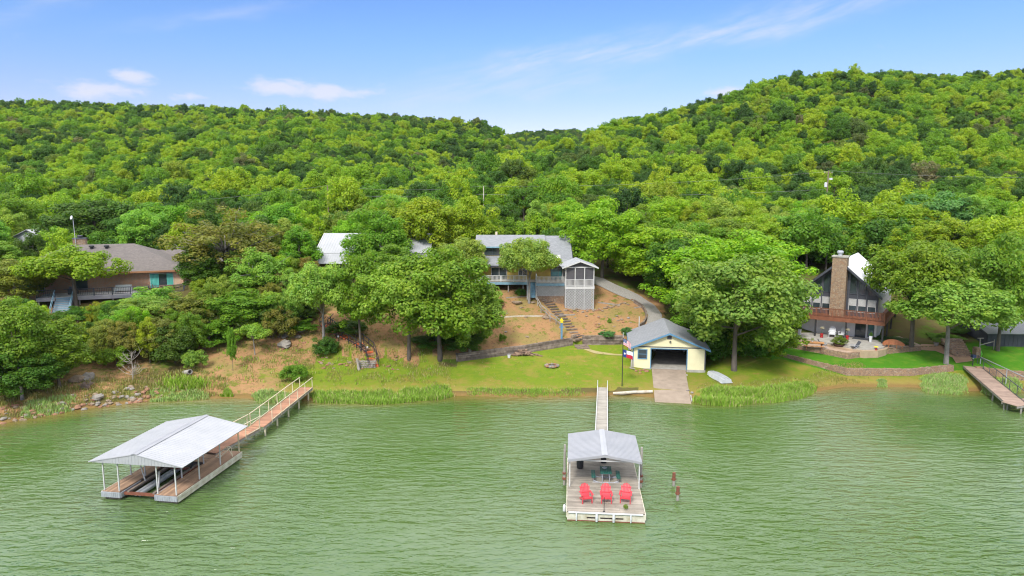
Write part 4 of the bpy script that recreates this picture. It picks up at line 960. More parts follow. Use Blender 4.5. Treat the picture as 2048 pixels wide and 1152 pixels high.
# ground storey
mb = MB(); wall_with_holes(mb, x0, x1, 0, 3.05, wy, wy+.2, [(-3.3, -2.2, .96, 2.9), (-1.95, -1.3, 1.15, 2.8)]); mb.box(x0, x0+.2, wy+.2, 15, 0, 3.05); mb.box(x1-.2, x1, wy+.2, 15, 0, 3.05); mb.build('ground_wall', mat('white_block', (.78,.77,.75), (.68,.66,.64), 1.5, .85), A)
window(A, -3.25, -2.25, 1.02, 2.84, wy, BLACK, GLASS, 1, name='sliding_door'); window(A, -1.9, -1.35, 1.2, 2.75, wy, DKGREY, TEALGL, 0)
# main storey front: openings for six lower windows and six raked lights
lows = [(x, x+.80) for x in (x0+.28, x0+1.34, x0+2.40, cx+1.12, cx+2.14, cx+3.18)]
mb = MB(); wall_with_holes(mb, x0, x1, 3.3, 5.85, wy, wy+.15, [(a, b, 3.95, 5.55) for a, b in lows]); mb.box(x0, x0+.15, wy+.15, 15, 3.3, 5.85); mb.build('front_wall', CHARC, A)
mb = MB(); mb.box(x1-.15, x1, wy+.15, 15, 3.3, 5.85); mb.build('side_wall', mat('white_side_wall', (.66,.65,.66), (.58,.57,.58), 1.5, .8), A)
for a, b in lows:
    f_ = window(A, a, b, 4.0, 5.5, wy, WPAINT, GLASS, 0, .05, .05, 1)
    mb = MB()
    for i in range(9): z = 4.74 + i*.083; mb.box(a+.02, b-.02, wy-.036, wy-.024, z, z+.062)
    mb.build('blind', WPAINT, f_)
mb = MB(); mb.prism([(x0, wy, 5.852), (x1, wy, 5.852), (x1, wy, under(x1)), (cx, wy, under(cx)), (x0, wy, under(x0))], (0, .15, 0)); mb.build('gable_wall', CHARC, A)
for a, b in ((x0+.35, x0+1.15), (x0+1.4, x0+2.2), (x0+2.4, x0+3.15), (cx+1.1, cx+1.85), (cx+2.05, cx+2.85), (cx+3.1, cx+3.9)):
    za, zb = under(a)-.3, under(b)-.3; q = [(a, wy-.02, 6.15), (b, wy-.02, 6.15), (b, wy-.02, max(zb, 6.25)), (a, wy-.02, max(za, 6.25))]
    f_ = MB(); 
    for u_, v_ in zip(q, q[1:]+q[:1]): f_.bar(Vector(u_)-Vector((0,.02,0)), Vector(v_)-Vector((0,.02,0)), .05, .06, up=(0,1,.001))
    f_ = f_.build('gable_window', DKGREY, A); MB().prism(q, (0, .01, 0)).build('pane', GLASS, f_)
for i, xm in enumerate((x0+.05, x0+1.24, x0+2.28, cx+1.0, cx+2.0, cx+3.0, x1-.05)): mb = MB(); mb.box(xm-.06, xm+.06, wy-.07, wy-.003, 3.5, min(under(xm)-.05, 9)); mb.build('mullion', DKGREY, A)
for s in (-1, 1):
    ribbed_slope(A, 'roof_sheet', (cx+s*(hwid+.45), wy-1.0, ez), (cx+s*(hwid+.45), 14.5, ez), (cx+s*.01, 14.5, pz), (cx+s*.01, wy-1.0, pz), WHITEROOF, .1, .42)
    mb = MB(); mb.prism([(cx+s*(hwid+.5), wy-1.06, ez+.06), (cx+s*(hwid+.5), wy-1.06, ez-.24), (cx, wy-1.06, pz-.26), (cx, wy-1.06, pz+.06)], (0, .06, 0)); mb.build('bargeboard', CHARC, A)
mb = MB(); mb.prism([(-6.12, 1.2, 3.3), (-4.5, 1.2, 3.3), (-4.5, wy-.075, 3.3), (-6.12, wy-.075, 3.3)], (0,0,7.25)); c_ = mb.build('chimney', STONEC, A)
mb = MB(); mb.box(-6.22, -4.4, 1.1, wy+.03, 10.55, 10.72); mb.build('chimney_cap', CONCG, c_); mb = MB(); mb.lathe((-5.4, 1.75, 10.72), [(.24,0),(.24,.28),(.36,.30),(.36,.52),(.26,.6)], 14); mb.build('flue', GALV, c_)
# redwood deck
boards(MB(), -11.0, .0, 0, wy-.02, dz+.02, .05, .16, 'x', 0, .012, True).build('deck', DECKRED, A); boards(MB(), x1+.02, .0, wy, 13, dz+.02, .05, .16, 'y').build('side_deck', DECKRED, A)
mb = MB(); mb.box(-11.03, .05, -.06, -.01, dz-.42, dz+.0); mb.box(.01, .06, 0, 13, dz-.42, dz); mb.box(-11.06, -11.01, 0, wy, dz-.42, dz); mb.build('deck_fascia', DECKRED, A)
rail_run(A, (-10.98, .03, dz+.02), (-.03, .03, dz+.02), 1.0, DECKRED, .14, 1.8, pw=.06); rail_run(A, (-.02, .1, dz+.02), (-.02, 12.9, dz+.02), 1.0, DECKRED, .14, 1.8, pw=.06); rail_run(A, (-10.98, .1, dz+.02), (-10.98, wy, dz+.02), 1.0, DECKRED, .14, 1.8, pw=.06)
for x in (-10.8, -7.35, -4.0, -.12): MB().bar((x, .12, .5), (x, .12, dz-.06), .17, .17, up=(0,1,.01)).build('deck_post', BLACK, A)
for y in (4, 8, 12): MB().bar((-.12, y, 0), (-.12, y, dz-.06), .17, .17, up=(0,1,.01)).build('deck_post', BLACK, A)
mb = MB()
for i in range(8): mb.box(-10.9, -9.9, 2.6-.02-i*.28-.26+1.2, 2.6-i*.28+1.2, dz-.2-i*.36, dz-.14-i*.36)
mb.build('stair', GREYTIMBER, A)

# ---------------------------------------------------------------- dark lakeside shed
S_ = thing('dark_shed', 'dark charcoal shed with a pale metal roof beside the green lawn', 'shed', (57.3, 80.6, 1.9), R(-3)); foot(S_, -1, 12, -2, 8)
mb = MB(); mb.box(0, 11, 0, 5.5, -.4, 1.9); mb.build('wall', CHARC, S_)
mb = MB()
for i in range(22): mb.box(.02+i*.5, .05+i*.5, -.03, -.001, -.3, 1.88)
mb.build('batten_row', CHARC, S_)
ribbed_slope(S_, 'roof_sheet', (-.35, -.45, 1.92), (11.4, -.45, 1.92), (11.4, 3.2, 2.95), (-.35, 3.2, 2.95), GMETAL, .06, .3); ribbed_slope(S_, 'roof_sheet', (11.4, 6.6, 2.2), (-.35, 6.6, 2.2), (-.35, 3.22, 2.95), (11.4, 3.22, 2.95), GMETAL, .06, .3)
mb = MB(); mb.bar((-.37, -.45, 1.85), (-.37, 3.2, 2.88), .05, .14); mb.build('bargeboard', DKGREY, S_)
# ---------------------------------------------------------------- retaining walls, steps, drive
def wall_line(u0, u1, step, idx, off=0.0):
    """points along a terrace edge: (x, y, z foot, z top)"""
    out = []; n = max(2, int(abs(u1-u0)/step))
    for i in range(n+1):
        u = u0 + (u1-u0)*i/n; p = profile(u); yb = p[idx][0] + off; out.append((x_of(u, yb), yb, p[idx][1], p[idx+1][1]))
    return out
def timber_wall(label, u0, u1, extra_h=.12, idx=5):
    pl = wall_line(u0, u1, 4, idx, -.06); o = thing('retaining_wall', label, 'retaining wall', Vector(pl[len(pl)//2][:3]), 0, 'weathered timber walls along the lawn'); b = o.location; mb = MB(); rr = random.Random(int(u0))
    L = [0.]
    for a, c in zip(pl, pl[1:]): L.append(L[-1] + math.hypot(c[0]-a[0], c[1]-a[1]))
    def P(s):
        s = max(0, min(L[-1], s))
        for i in range(len(L)-1):
            if s <= L[i+1]:
                t = (s-L[i])/(L[i+1]-L[i]); return [pl[i][k]+(pl[i+1][k]-pl[i][k])*t for k in range(4)]
    h = .19
    for c in range(8):
        s = -rr.uniform(0, 2)
        while s < L[-1]:
            e = s + rr.uniform(1.7, 2.7); a, q = P(s), P(min(e, L[-1])); za = a[2] - .15 + c*h; zq = q[2] - .15 + c*h
            top = (a[3]+q[3])/2 + extra_h
            if e > 0 and max(za, zq) < top + .02:
                w = .06*c + rr.uniform(-.03, .03)
                mb.bar(Vector((a[0], a[1]+w, za+rr.uniform(-.02,.02)))-b, Vector((q[0], q[1]+w, zq+rr.uniform(-.02,.02)))-b, .24, h*.94)
            s = e + .01
    mb.build('timber_stack', TIMBER, o); return o
tw = timber_wall('long weathered timber retaining wall at the back of the lawn, ending left of the steps', 915, 1146)
timber_wall('curved timber retaining wall between the slope steps and the boathouse', 1166, 1292)
a = wall_line(915, 916, 4, 5)[0]; mb = MB(); b = tw.location
for c in range(5): mb.bar(Vector((a[0]-.1, a[1], a[2]-.1+c*.19))-b, Vector((a[0]-.5, a[1]+2.2, a[2]+.15+c*.19))-b, .22, .18)
mb.build('return_timbers', TIMBER, tw)
# stairway up the slope
path = [(1166,697),(1160,684),(1150,670),(1140,656),(1128,643),(1117,630),(1106,618),(1095,606),(1084,595),(1076,586)]
pp = [on_ground(*q) for q in path]
o = thing('slope_stairway', 'rough stone and timber steps winding up the bare slope to the yellow house', 'stairs', pp[0]); b = o.location
mb = MB(); mt = MB(); n = 24; rr = random.Random(3)
for i in range(n):
    t = i/(n-1)*(len(pp)-1); k = min(int(t), len(pp)-2); c = pp[k].lerp(pp[k+1], t-k); d = (pp[min(k+1,len(pp)-1)]-pp[k]); d.z = 0; d.normalize(); s = Vector((d.y, -d.x, 0))
    c.z = ground(c.x, c.y) + .06; w = rr.uniform(.55, .75) * (1.3 if i < 5 else 1)
    mb.prism([c - s*w - d*.22 - b, c + s*w - d*.22 - b, c + s*(w+.05) + d*.22 - b, c - s*w + d*.25 - b], (0, 0, -.28))
    mt.bar(c - s*w - d*.27 - b - Vector((0,0,.02)), c + s*w - d*.27 - b - Vector((0,0,.02)), .1, .15)
mb.build('tread', ROCK, o); mt.build('step_edge', TIMBER, o)
o2 = thing('stair_handrail', 'old grey timber handrail on the left edge of the slope steps', 'handrail', pp[-1]); b = o2.location
hl = [on_ground(*q) for q in [(1071,597),(1075,612),(1082,626),(1092,634),(1100,643),(1112,650),(1120,657)]]
mb = MB(); mp = MB()
for q in hl: q.z = ground(q.x, q.y)
for q, r_ in zip(hl, hl[1:]):
    for h in (.55, 1.0): mb.bar(q - b + Vector((0,0,h)), r_ - b + Vector((0,0,h)), .06, .12)
mb.build('rail', GREYTIMBER, o2)
for q in hl: MB().bar(q - b - Vector((0,0,.3)), q - b + Vector((0,0,1.06)), .1, .1, up=(0,1,.01)).build('post', GREYTIMBER, o2)
# garden timbers across the slope
def edging(label, pts, w=.16, h=.16, m=GREYTIMBER):
    q = [on_ground(*p) for p in pts]; o = thing('edging_timber', label, 'timber', q[0], 0); mb = MB()
    for a, c in zip(q, q[1:]): mb.bar(a - o.location + Vector((0,0,.03)), c - o.location + Vector((0,0,.03)), w, h)
    mb.build('log', m, o)
edging('long pale timber lying level across the bare slope left of the steps', [(998,636),(1040,635),(1086,633)], m=LOGW)
edging('short timber edging the bare slope right of the steps', [(1118,632),(1150,630)])
edging('faded timber high on the bare slope under the yellow deck', [(1012,598),(1066,594)])
edging('upper garden timber between the tree trunks beside the gravel drive', [(1196,606),(1240,612)]); edging('lower garden timber beside the gravel drive kerb', [(1268,618),(1290,614)])
kb = [on_ground(*p) for p in [(1268,606),(1285,616),(1292,628),(1293,640),(1288,650),(1278,657)]]
o = thing('drive_kerb', 'curved dark timber kerb holding up the edge of the gravel drive', 'kerb', kb[0]); mb = MB()
for c in range(3):
    for a, q in zip(kb, kb[1:]): mb.bar(a - o.location + Vector((0,0,.02+c*.17)), q - o.location + Vector((0,0,.02+c*.17)), .2, .16)
mb.build('timber_stack', TIMBER, o)
# gravel drive
def ribbon(name, left, right, lift, m, label, cat, n=40, cross=8):
    def samp(pl, t):
        t *= len(pl)-1; k = min(int(t), len(pl)-2); return pl[k].lerp(pl[k+1], t-k)
    vs, fs = [], []
    for i in range(n+1):
        a, q = samp(left, i/n), samp(right, i/n)
        for j in range(cross+1):
            p = a.lerp(q, j/cross); vs.append((p.x, p.y, ground(p.x, p.y) + lift))
    for i in range(n):
        for j in range(cross): s = i*(cross+1)+j; fs.append((s, s+1, s+cross+2, s+cross+1))
    return tag(MB().add(vs, fs).build(name, m, smooth=True), label, cat, None, 'structure')
dl = [on_ground(*p) for p in [(1150,556),(1192,571),(1228,588),(1262,602),(1287,614),(1296,632),(1292,652)]]
dr = [on_ground(*p) for p in [(1160,548),(1212,562),(1252,579),(1283,595),(1308,611),(1324,630),(1322,655)]]
ribbon('driveway', dl, dr, .09, GRAVEL, 'grey gravel drive curving down behind the boathouse', 'driveway')
KEEP_CLEAR.append([(q.x, q.y) for q in dl] + [(q.x, q.y) for q in dr[::-1]])
# worn footpath across the lawn
ribbon('footpath', [on_ground(*p) for p in [(1165,699),(1190,708),(1225,712),(1262,714)]], [on_ground(*p) for p in [(1172,697),(1198,704),(1230,709),(1266,711)]], .03, mat('bare_path', (.42,.33,.16), (.33,.28,.11), 1.5, .95), 'worn straw path from the steps to the boathouse', 'path', 20, 4)
# dirt drive behind the chalet
ribbon('dirt_track', [on_ground(*p) for p in [(1680,520),(1690,497),(1702,478)]], [on_ground(*p) for p in [(1745,520),(1735,497),(1722,478)]], .10, CLAY, 'pale dirt track behind the chalet', 'track', 12, 4)

# ---------------------------------------------------------------- lawn things
q = on_ground(1244, 773); o = thing('flagpole', 'slim black flagpole on the lawn beside the boathouse', 'flagpole', q, 0)
MB().tube([(0,0,-.2),(0,0,5.2)], [.05,.035], 10).build('pole', BLACK, o); MB().tube([(0,0,5.2),(.0,0,5.75)], .03, 8).build('tip', WPAINT, o)
FW, FB, FR = mat('flag_white', (.80,.80,.80), (.75,.75,.76), 2, .8), mat('flag_blue', (.02,.05,.22), (.018,.04,.18), 2, .8), mat('flag_red', (.55,.02,.04), (.48,.018,.03), 2, .8)
def flag(label, base, W, H, drop, pick, nx=26, nz=26):
    """a limp cloth with thickness, hoist at the pole; pick(u,v) chooses the colour, v up"""
    o = thing('flag', label, 'flag', base, 0); me = MB(); vs = []; sk = .012
    def P(u, v, side): return (u*W*.82, .12*math.sin(u*7+v*1.3)*u**.6 + side*sk, -(1-v)*H - u*u*drop - .06*math.sin(u*5))
    for side in (0, 1): vs += [P(i/nx, j/nz, side) for i in range(nx+1) for j in range(nz+1)]
    S = (nx+1)*(nz+1); me.v = vs
    for i in range(nx):
        for j in range(nz):
            s = i*(nz+1)+j; m_ = pick((i+.5)/nx, (j+.5)/nz)
            me.f.append([s, s+nz+1, s+nz+2, s+1]); me.m.append(m_); me.f.append([S+s, S+s+1, S+s+nz+2, S+s+nz+1]); me.m.append(m_)
    for j in range(nz):
        s = nx*(nz+1)+j; me.f.append([s, S+s, S+s+1, s+1]); me.m.append(pick(.99, (j+.5)/nz))
    for i in range(nx): s = i*(nz+1); me.f.append([s, s+nz+1, S+s+nz+1, S+s]); me.m.append(pick((i+.5)/nx, .01))
    me.build('cloth', [FW, FB, FR], o); return o
def us(u, v):
    if u < .42 and v > .46:
        return 0 if (int(u*26) + int(v*26)) % 3 == 0 and int(v*26) % 2 else 1
    return 2 if int(v*13) % 2 == 0 else 0
def tx(u, v):
    if u < .34:
        dx, dy = (u-.17)*1.5, v-.5; r = math.hypot(dx, dy); a = math.atan2(dx, dy); k5 = math.cos(math.pi/5) / math.cos(((a + math.pi/5) % (2*math.pi/5)) - math.pi/5)
        return 0 if r < .17 * (.52 + .48*abs(math.cos(2.5*a))**1.5) else 1
    return 0 if v > .5 else 2
flag('limp red and white striped flag, the upper one on the black pole', q + Vector((.04, 0, 5.1)), 1.0, .68, .7, us)
flag('flag with one white star on blue, the lower one on the black pole', q + Vector((.04, 0, 3.95)), 1.25, .78, .45, tx)
q = on_ground(1104, 733); o = thing('fire_pit', 'round fire pit ringed with pale stones on the lawn', 'fire pit', q); rr = random.Random(4)
for i in range(13):
    a = i*2*math.pi/13; MB().rock((.66*math.cos(a), .66*math.sin(a), .12), rr.uniform(.15,.21), .8, i).build('ring_stone', (ROCKG, ROCK, ROCKR)[i % 3], o)
MB().lathe((0,0,-.05), [(.5,0),(.52,.1),(.1,.13)], 16).build('ash_bed', mat('ash', (.09,.085,.09), (.2,.19,.19), 6, .95), o)
o = thing('firewood_heap', 'heap of split logs against the timber wall', 'firewood', on_ground(1047, 711)); rr = random.Random(9); mb = MB()
for i in range(46):
    x = rr.gauss(0, .75); y = rr.uniform(-.5,.35); z = max(.08, .75 - abs(x)*.45 - max(0,-y)*.6)*rr.uniform(.2,1.); a = rr.uniform(-.7,.7); l = .32
    mb.tube([(x-l*math.cos(a), y-l*math.sin(a), z), (x+l*math.cos(a), y+l*math.sin(a), z+rr.uniform(-.12,.12))], rr.uniform(.06,.1), 7)
mb.build('logs', mat('split_log', (.30,.20,.13), (.16,.10,.07), 4, .95, island=.35), o)
o = thing('white_bucket', 'small white bucket at the foot of the timber wall beside the firewood', 'bucket', on_ground(1018, 716)); MB().lathe((0,0,0), [(.15,0),(.19,.36),(.175,.36),(.14,.04)], 14).build('bucket', WHITEPL, o); MB().tube([(-.19,0,.34),(-.14,0,.5),(.14,0,.5),(.19,0,.34)], .012, 5).build('handle', GALV, o)
o = thing('blue_post', 'tall blue post with a yellow birdhouse top on the bare slope', 'post', on_ground(1123, 678)); MB().bar((0,0,-.2),(0,0,2.05), .22, .22, up=(0,1,.01)).build('post', BLUEP, o)
mb = MB(); mb.box(-.16,.16,-.16,.16,2.06,2.32); b_ = mb.build('birdhouse', YELLOWB, o); mb = MB(); mb.prism([(-.24,-.2,2.3),(.24,-.2,2.3),(0,-.2,2.62)], (0,.4,0)); mb.build('roof', YELLOWB, b_); mb = MB(); mb.bar((-.3,-.05,1.5),(.3,-.05,1.5),.08,.1); mb.build('crossbar', BLUEP, o)
o = thing('pipe_stub', 'white upright pipe beside the gravel drive kerb', 'pipe', on_ground(1278, 657)); MB().tube([(0,0,-.2),(0,0,1.4)], .055, 10).build('pipe', WHITEPL, o); MB().tube([(0,0,1.4),(0,0,1.46)], .07, 10).build('cap', WHITEPL, o)
o = thing('shore_log', 'bleached log lying along the bank beside the ramp', 'log', on_ground(1226, 789)); mb = MB(); e = on_ground(1305, 786) - o.location
mb.tube([Vector((0,0,.1)), e*.25+Vector((0,-.1,.12)), e*.5+Vector((0,.05,.15)), e*.75+Vector((0,0,.14)), e+Vector((0,0,.16))], [.13,.17,.15,.16,.14], 10); mb.build('trunk', LOGW, o)
# upturned jon boat
q0, q1 = on_ground(1420, 747), on_ground(1456, 770); d = q1 - q0; o = thing('jon_boat', 'pale flat bottomed boat lying upside down on the grass by the boathouse', 'boat', q0.lerp(q1, .5), math.atan2(d.y, d.x)); L = 3.7
secs = [(-.5,.42,.33,.40),(-.3,.60,.46,.46),(0,.64,.50,.47),(.3,.62,.48,.46),(.5,.56,.44,.42)]; mb = MB(); vs, fs = [], []
for t, wg, wb, h in secs:
    x = t*L; bow = .16 if t == -.5 else 0; vs += [(x,-wg,.03+bow),(x,-wb,h),(x,-wb*.35,h+.02),(x,wb*.35,h+.02),(x,wb,h),(x,wg,.03+bow)]
for i in range(len(secs)-1):
    for j in range(5): a = i*6+j; fs.append((a, a+6, a+7, a+1))
fs += [(0,1,2,3,4,5), tuple(range(24,30))[::-1]]; mb.add(vs, fs); mb.build('hull', mat('boat_aluminium', (.66,.68,.69), (.52,.54,.55), 1.5, .4, .15), o)
mb = MB()
for y in (-.17, .17): mb.bar((-.45*L, y, .46), (.5*L, y, .47), .05, .05)
mb.build('keel_strips', GALV, o); mb = MB()
for s in (-1,1): mb.bar((-.46*L, s*.5, .1), (.5*L, s*.6, .05), .06, .06)
mb.build('gunwale', WHITEPL, o)
o = thing('scrap_timber', 'loose boards leaning on the side of the boathouse', 'boards', on_ground(1262, 735)); mb = MB(); mb.bar((0,-.1,0),(.15,.5,1.3),.12,.04); mb.bar((.2,-.1,0),(.3,.5,1.1),.14,.04); mb.bar((-.2,-.3,.04),(.3,-.9,.04),.15,.05); mb.build('boards', GREYTIMBER, o)

# ---------------------------------------------------------------- orange stair with black rail on the left slope
q = on_ground(745, 742); o = thing('hillside_stair', 'zigzag stair with orange treads and black railing on the wooded slope', 'stairs', q); b = o.location
ln = [on_ground(*p) for p in [(748,735),(740,708),(720,692),(690,676),(668,668),(648,655),(660,644)]]
mb, mp, ms = MB(), MB(), MB()
for a, c in zip(ln, ln[1:]):
    n = max(2, int((c-a).length/.5)); d = (c-a).normalized(); s = Vector((d.y, -d.x, 0)).normalized()
    for i in range(n):
        p_ = a.lerp(c, i/n); p_.z = ground(p_.x, p_.y) + .18; mm = mb if (i % 4 == 0) else ms
        mm.prism([p_-s*.5-b, p_+s*.5-b, p_+s*.5+d*.34-b, p_-s*.5+d*.34-b], (0,0,-.14))
    for sd in (-1, 1):
        g0, g1 = a - s*.55*sd, c - s*.55*sd; g0.z, g1.z = ground(g0.x,g0.y), ground(g1.x,g1.y)
        for h in (.5, 1.05): mp.bar(g0-b+Vector((0,0,h)), g1-b+Vector((0,0,h)), .06, .07)
        for t in (0, .5): p_ = g0.lerp(g1, t); mp.bar(p_-b-Vector((0,0,.2)), p_-b+Vector((0,0,1.1)), .07, .07, up=(0,1,.01))
mb.build('orange_tread', ORANGE, o); ms.build('stone_tread', ROCKR, o); mp.build('railing', BLACK, o)
o = thing('dry_stone_wall', 'short grey dry stone wall at the foot of the orange stair', 'stone wall', on_ground(733, 737)); mb = MB(); rr = random.Random(2)
for r_ in range(4):
    for i in range(9): mb.rock((-.9+i*.22+rr.uniform(-.04,.04), .1*r_, .1+r_*.2), rr.uniform(.12,.17), .65, r_*20+i)
mb.build('stones', ROCKG, o)
o = thing('tree_stump', 'pale weathered stump standing at the lawn edge below the orange stair', 'stump', on_ground(717, 741)); MB().tube([(.1,0,-.2),(0,0,.3),(-.06,0,.8),(-.12,.02,1.25)], [.2,.14,.13,.16], 9).build('trunk', BONE, o); MB().tube([(-.05,0,.9),(-.25,.05,1.3)], [.07,.04], 7).build('branch', BONE, o)
for i, (px, py, lab) in enumerate(((735,705,'small white solar lamp below the orange stair'),(677,683,'small white solar lamp near the top of the orange stair'))):
    o = thing('garden_lamp', lab, 'lamp', on_ground(px, py)); MB().tube([(0,0,0),(0,0,.5)], .025, 6).build('stake', BLACK, o); MB().lathe((0,0,.5), [(.09,0),(.11,.14),(.03,.2)], 10).build('lamp_head', WHITEPL, o)

# ---------------------------------------------------------------- chalet terrace
tz = 2.62
mb = MB(); poly = [(-10.8,2.38),(-10.6,-.6),(-9.8,-1),(-7.5,-2.1),(-5.1,-3.1),(-3,-4.0),(-1.46,-4.1),(-.3,-3.2),(.3,-1.9),(.6,2.38)]
TL = lambda x, y, z: (lambda q: Vector((q.x, q.y, z)))(AM @ Vector((x, y, 0)))
mb.prism([TL(x, y, tz) for x, y in poly], (0,0,-1.3)); tag(mb.build('terrace', CONCG), 'raised concrete terrace under the redwood deck', 'terrace', None, 'structure')
mb = MB(); poly2 = [(-11,2.3),(-10.9,-.9),(-9.9,-1.4),(-7.6,-2.5),(-5.2,-3.5),(-3,-4.4),(-1.3,-4.5),(-.05,-3.5),(.6,-2.0),(.9,2.3)]
mb.prism([TL(x, y, tz-.17) for x, y in poly2], (0,0,-1.2)); tag(mb.build('terrace_step', mat('buff_step', (.46,.34,.22), (.36,.26,.17), 1.5, .9)), 'buff step round the front of the terrace', 'step', None, 'structure')
pl = wall_line(1566, 1852, 5, 5, .1)
ribbon('patio', [Vector((a[0], a[1]+.15, 0)) for a in pl], [Vector((a[0]-.2, min(a[1]+5.6, 84.5), 0)) for a in pl], .06, PATIOM, 'tan paved patio in front of the chalet terrace', 'patio', 50, 14)
def stone_wall(label, u0, u1, idx, ex=.12, th=.35, group=None, name='stone_wall'):
    pl = wall_line(u0, u1, 5, idx, -.05); o = thing(name, label, 'stone wall', Vector(pl[len(pl)//2][:3]), 0, group); b = o.location; mb = MB(); rr = random.Random(int(u0))
    tops = [a[3] + ex + rr.uniform(-.05,.05) for a in pl]
    for i in range(len(pl)-1):
        a, c = pl[i], pl[i+1]
        v = [Vector((a[0],a[1]-.1,a[2]-.5)), Vector((c[0],c[1]-.1,c[2]-.5)), Vector((c[0],c[1],tops[i+1])), Vector((a[0],a[1],tops[i])), Vector((a[0],a[1]+th,a[2]-.5)), Vector((c[0],c[1]+th,c[2]-.5)), Vector((c[0],c[1]+th,tops[i+1])), Vector((a[0],a[1]+th,tops[i]))]
        fs = [(0,1,2,3),(3,2,6,7),(5,4,7,6)] + ([(4,0,3,7)] if i == 0 else []) + ([(1,5,6,2)] if i == len(pl)-2 else [])
        mb.add([x-b for x in v], fs)
    mb.build('masonry', STONE, o); return o
stone_wall('low curved field stone wall holding up the chalet patio', 1566, 1848, 5, .10)
stone_wall('field stone sea wall below the bright lawn of the chalet', 1562, 1916, 3, .06)
stone_wall('field stone sea wall at the lake edge below the dark shed', 1962, 2150, 3, .05)
o = thing('stone_steps', 'dark stone steps climbing from the lakeside path between the two bright lawns', 'steps', on_ground(1932, 716)); mb = MB(); rr = random.Random(8)
for i in range(9): mb.box(-1.1+.05*i+rr.uniform(-.1,.1), .9+.1*i, i*.42, i*.42+.46, -.35+i*.17, .08+i*.17)
mb.build('treads', STONE, o); mb = MB(); mb.box(1.0, 1.5, -.2, .5, -.3, 1.2); mb.build('pillar', STONE, o)
ribbon('lakeside_path', [on_ground(*p) for p in [(1912,728),(1905,716),(1870,703),(1838,698)]], [on_ground(*p) for p in [(1945,724),(1938,710),(1890,697),(1842,690)]], .06, CLAY, 'brown earth path behind the lakeside lawn', 'path', 30, 6)
# terrace furniture; TP gives a point on terrace or patio seen at a picture point
def TP(px, py, z): return at_z(px, py, z)
TZ, PZ_ = tz + .005, 2.36
o = thing('picnic_table', 'orange wooden picnic table with benches on the tan patio', 'picnic table', TP(1627, 697, PZ_), R(-20))
boards(MB(), -1.1, 1.1, -.42, .42, .78, .05, .14, 'x').build('tabletop', PICNIC, o)
for s in (-1,1): boards(MB(), -1.1, 1.1, s*.78-.15, s*.78+.15, .47, .05, .15, 'x').build('bench', PICNIC, o)
for x in (-.8, .8):
    mb = MB(); mb.bar((x,-.7,.0),(x,.35,.74),.07,.1); mb.bar((x+.075,.7,.0),(x+.075,-.35,.74),.07,.1); mb.bar((x+.0375,-.85,.39),(x+.0375,.85,.39),.06,.09); mb.build('leg', RUSTBENCH, o)
o = thing('potted_flower', 'small white pot of flowers standing on the orange picnic table', 'flower pot', TP(1620, 690, PZ_+.8), 0); o.location = Vector(TP(1627, 697, PZ_)) + Vector((-.15,.1,.79)); MB().lathe((0,0,0), [(.09,0),(.13,.16),(.11,.16)], 12).build('pot', WHITEPL, o); a = link('flowers', PROTO['shrub1'][0], o); a.scale = (.07,.07,.08); a.location = (0,0,.12); a.color = (.4,.45,.3,1)
wc = adirondack(WHITEPL, 'white slatted chair on the chalet terrace, nearer the picnic table', 'chair', 'white chairs on the chalet terrace')
wc.location = TP(1664, 674, TZ); wc.rotation_euler.z = R(-28); wc.scale = (1.1,1.1,1.25)
w2 = copy_tree(wc); w2['label'] = 'white slatted chair on the chalet terrace, nearer the dark sliding door'; w2.location = TP(1685, 675, TZ); w2.rotation_euler.z = R(-45)
chair_simple('small white chair with a green cushion against the white terrace wall', WHITEPL, TP(1630, 664, TZ), R(-35))
gc = MB().box(-.22,.22,-.2,.2,0,.4); gc = None
def tall_planter(label, loc, m=WHITEPL, h=.75, grp=None):
    o = thing('tall_planter', label, 'planter', loc, 0, grp); MB().lathe((0,0,0), [(.15,0),(.22,h),(.19,h),(.17,h-.05)], 4).build('pot', m, o); a = link('foliage', PROTO['shrub2'][0], o); a.scale = (.09,.09,.12); a.location = (0,0,h-.08); a.color = (.1,.2,.03,1); return o
tall_planter('tall white planter at the corner of the terrace behind the picnic table', TP(1599, 670, TZ)); tall_planter('tall white planter on the terrace edge beside the black doormat', TP(1741, 684, TZ))
def red_urn(label, loc):
    o = thing('red_lantern', label, 'planter', loc, 0, 'red urns on the terrace edge'); MB().lathe((0,0,0), [(.17,0),(.2,.05),(.15,.2),(.2,.4),(.2,.5),(.16,.52)], 14).build('pot', REDPOT, o)
    MB().tube([(0,0,.5),(0,0,1.1)], .02, 6).build('stem', mat('stem_green', (.06,.12,.03)), o); a = link('flowers', PROTO['shrub0'][0], o); a.scale = (.11,.11,.1); a.location = (0,0,1.0); a.color = (.55,.52,.5,1)
red_urn('red urn with pale flowers on the terrace edge near the picnic table', TP(1643, 675, TZ)); red_urn('red urn with pale flowers on the terrace edge in front of the white chairs', TP(1694, 679, TZ))
o = thing('doormat', 'black mat lying before the chalet sliding door', 'mat', TP(1722, 678, TZ), R(-35)); MB().box(-.95,.95,-.4,.4,0,.025).build('mat', BLACK, o); MB().box(-.9,.9,-.36,.36,.026,.03).build('pile', DKGREY, o)
o = thing('black_grill', 'black barbecue grill against the white wall under the redwood deck', 'grill', TP(1641, 663, TZ), R(-35)); MB().box(-.6,.6,-.3,.3,.1,.85).build('cabinet', BLACK, o); MB().tube([(-.42,0,.88),(.42,0,.88)], .28, 14).build('lid', BLACK, o)
for x in (-.5,.5): MB().tube([(x,-.05,.1),(x,.05,.1)], .1, 10).build('wheel', BLACK, o)
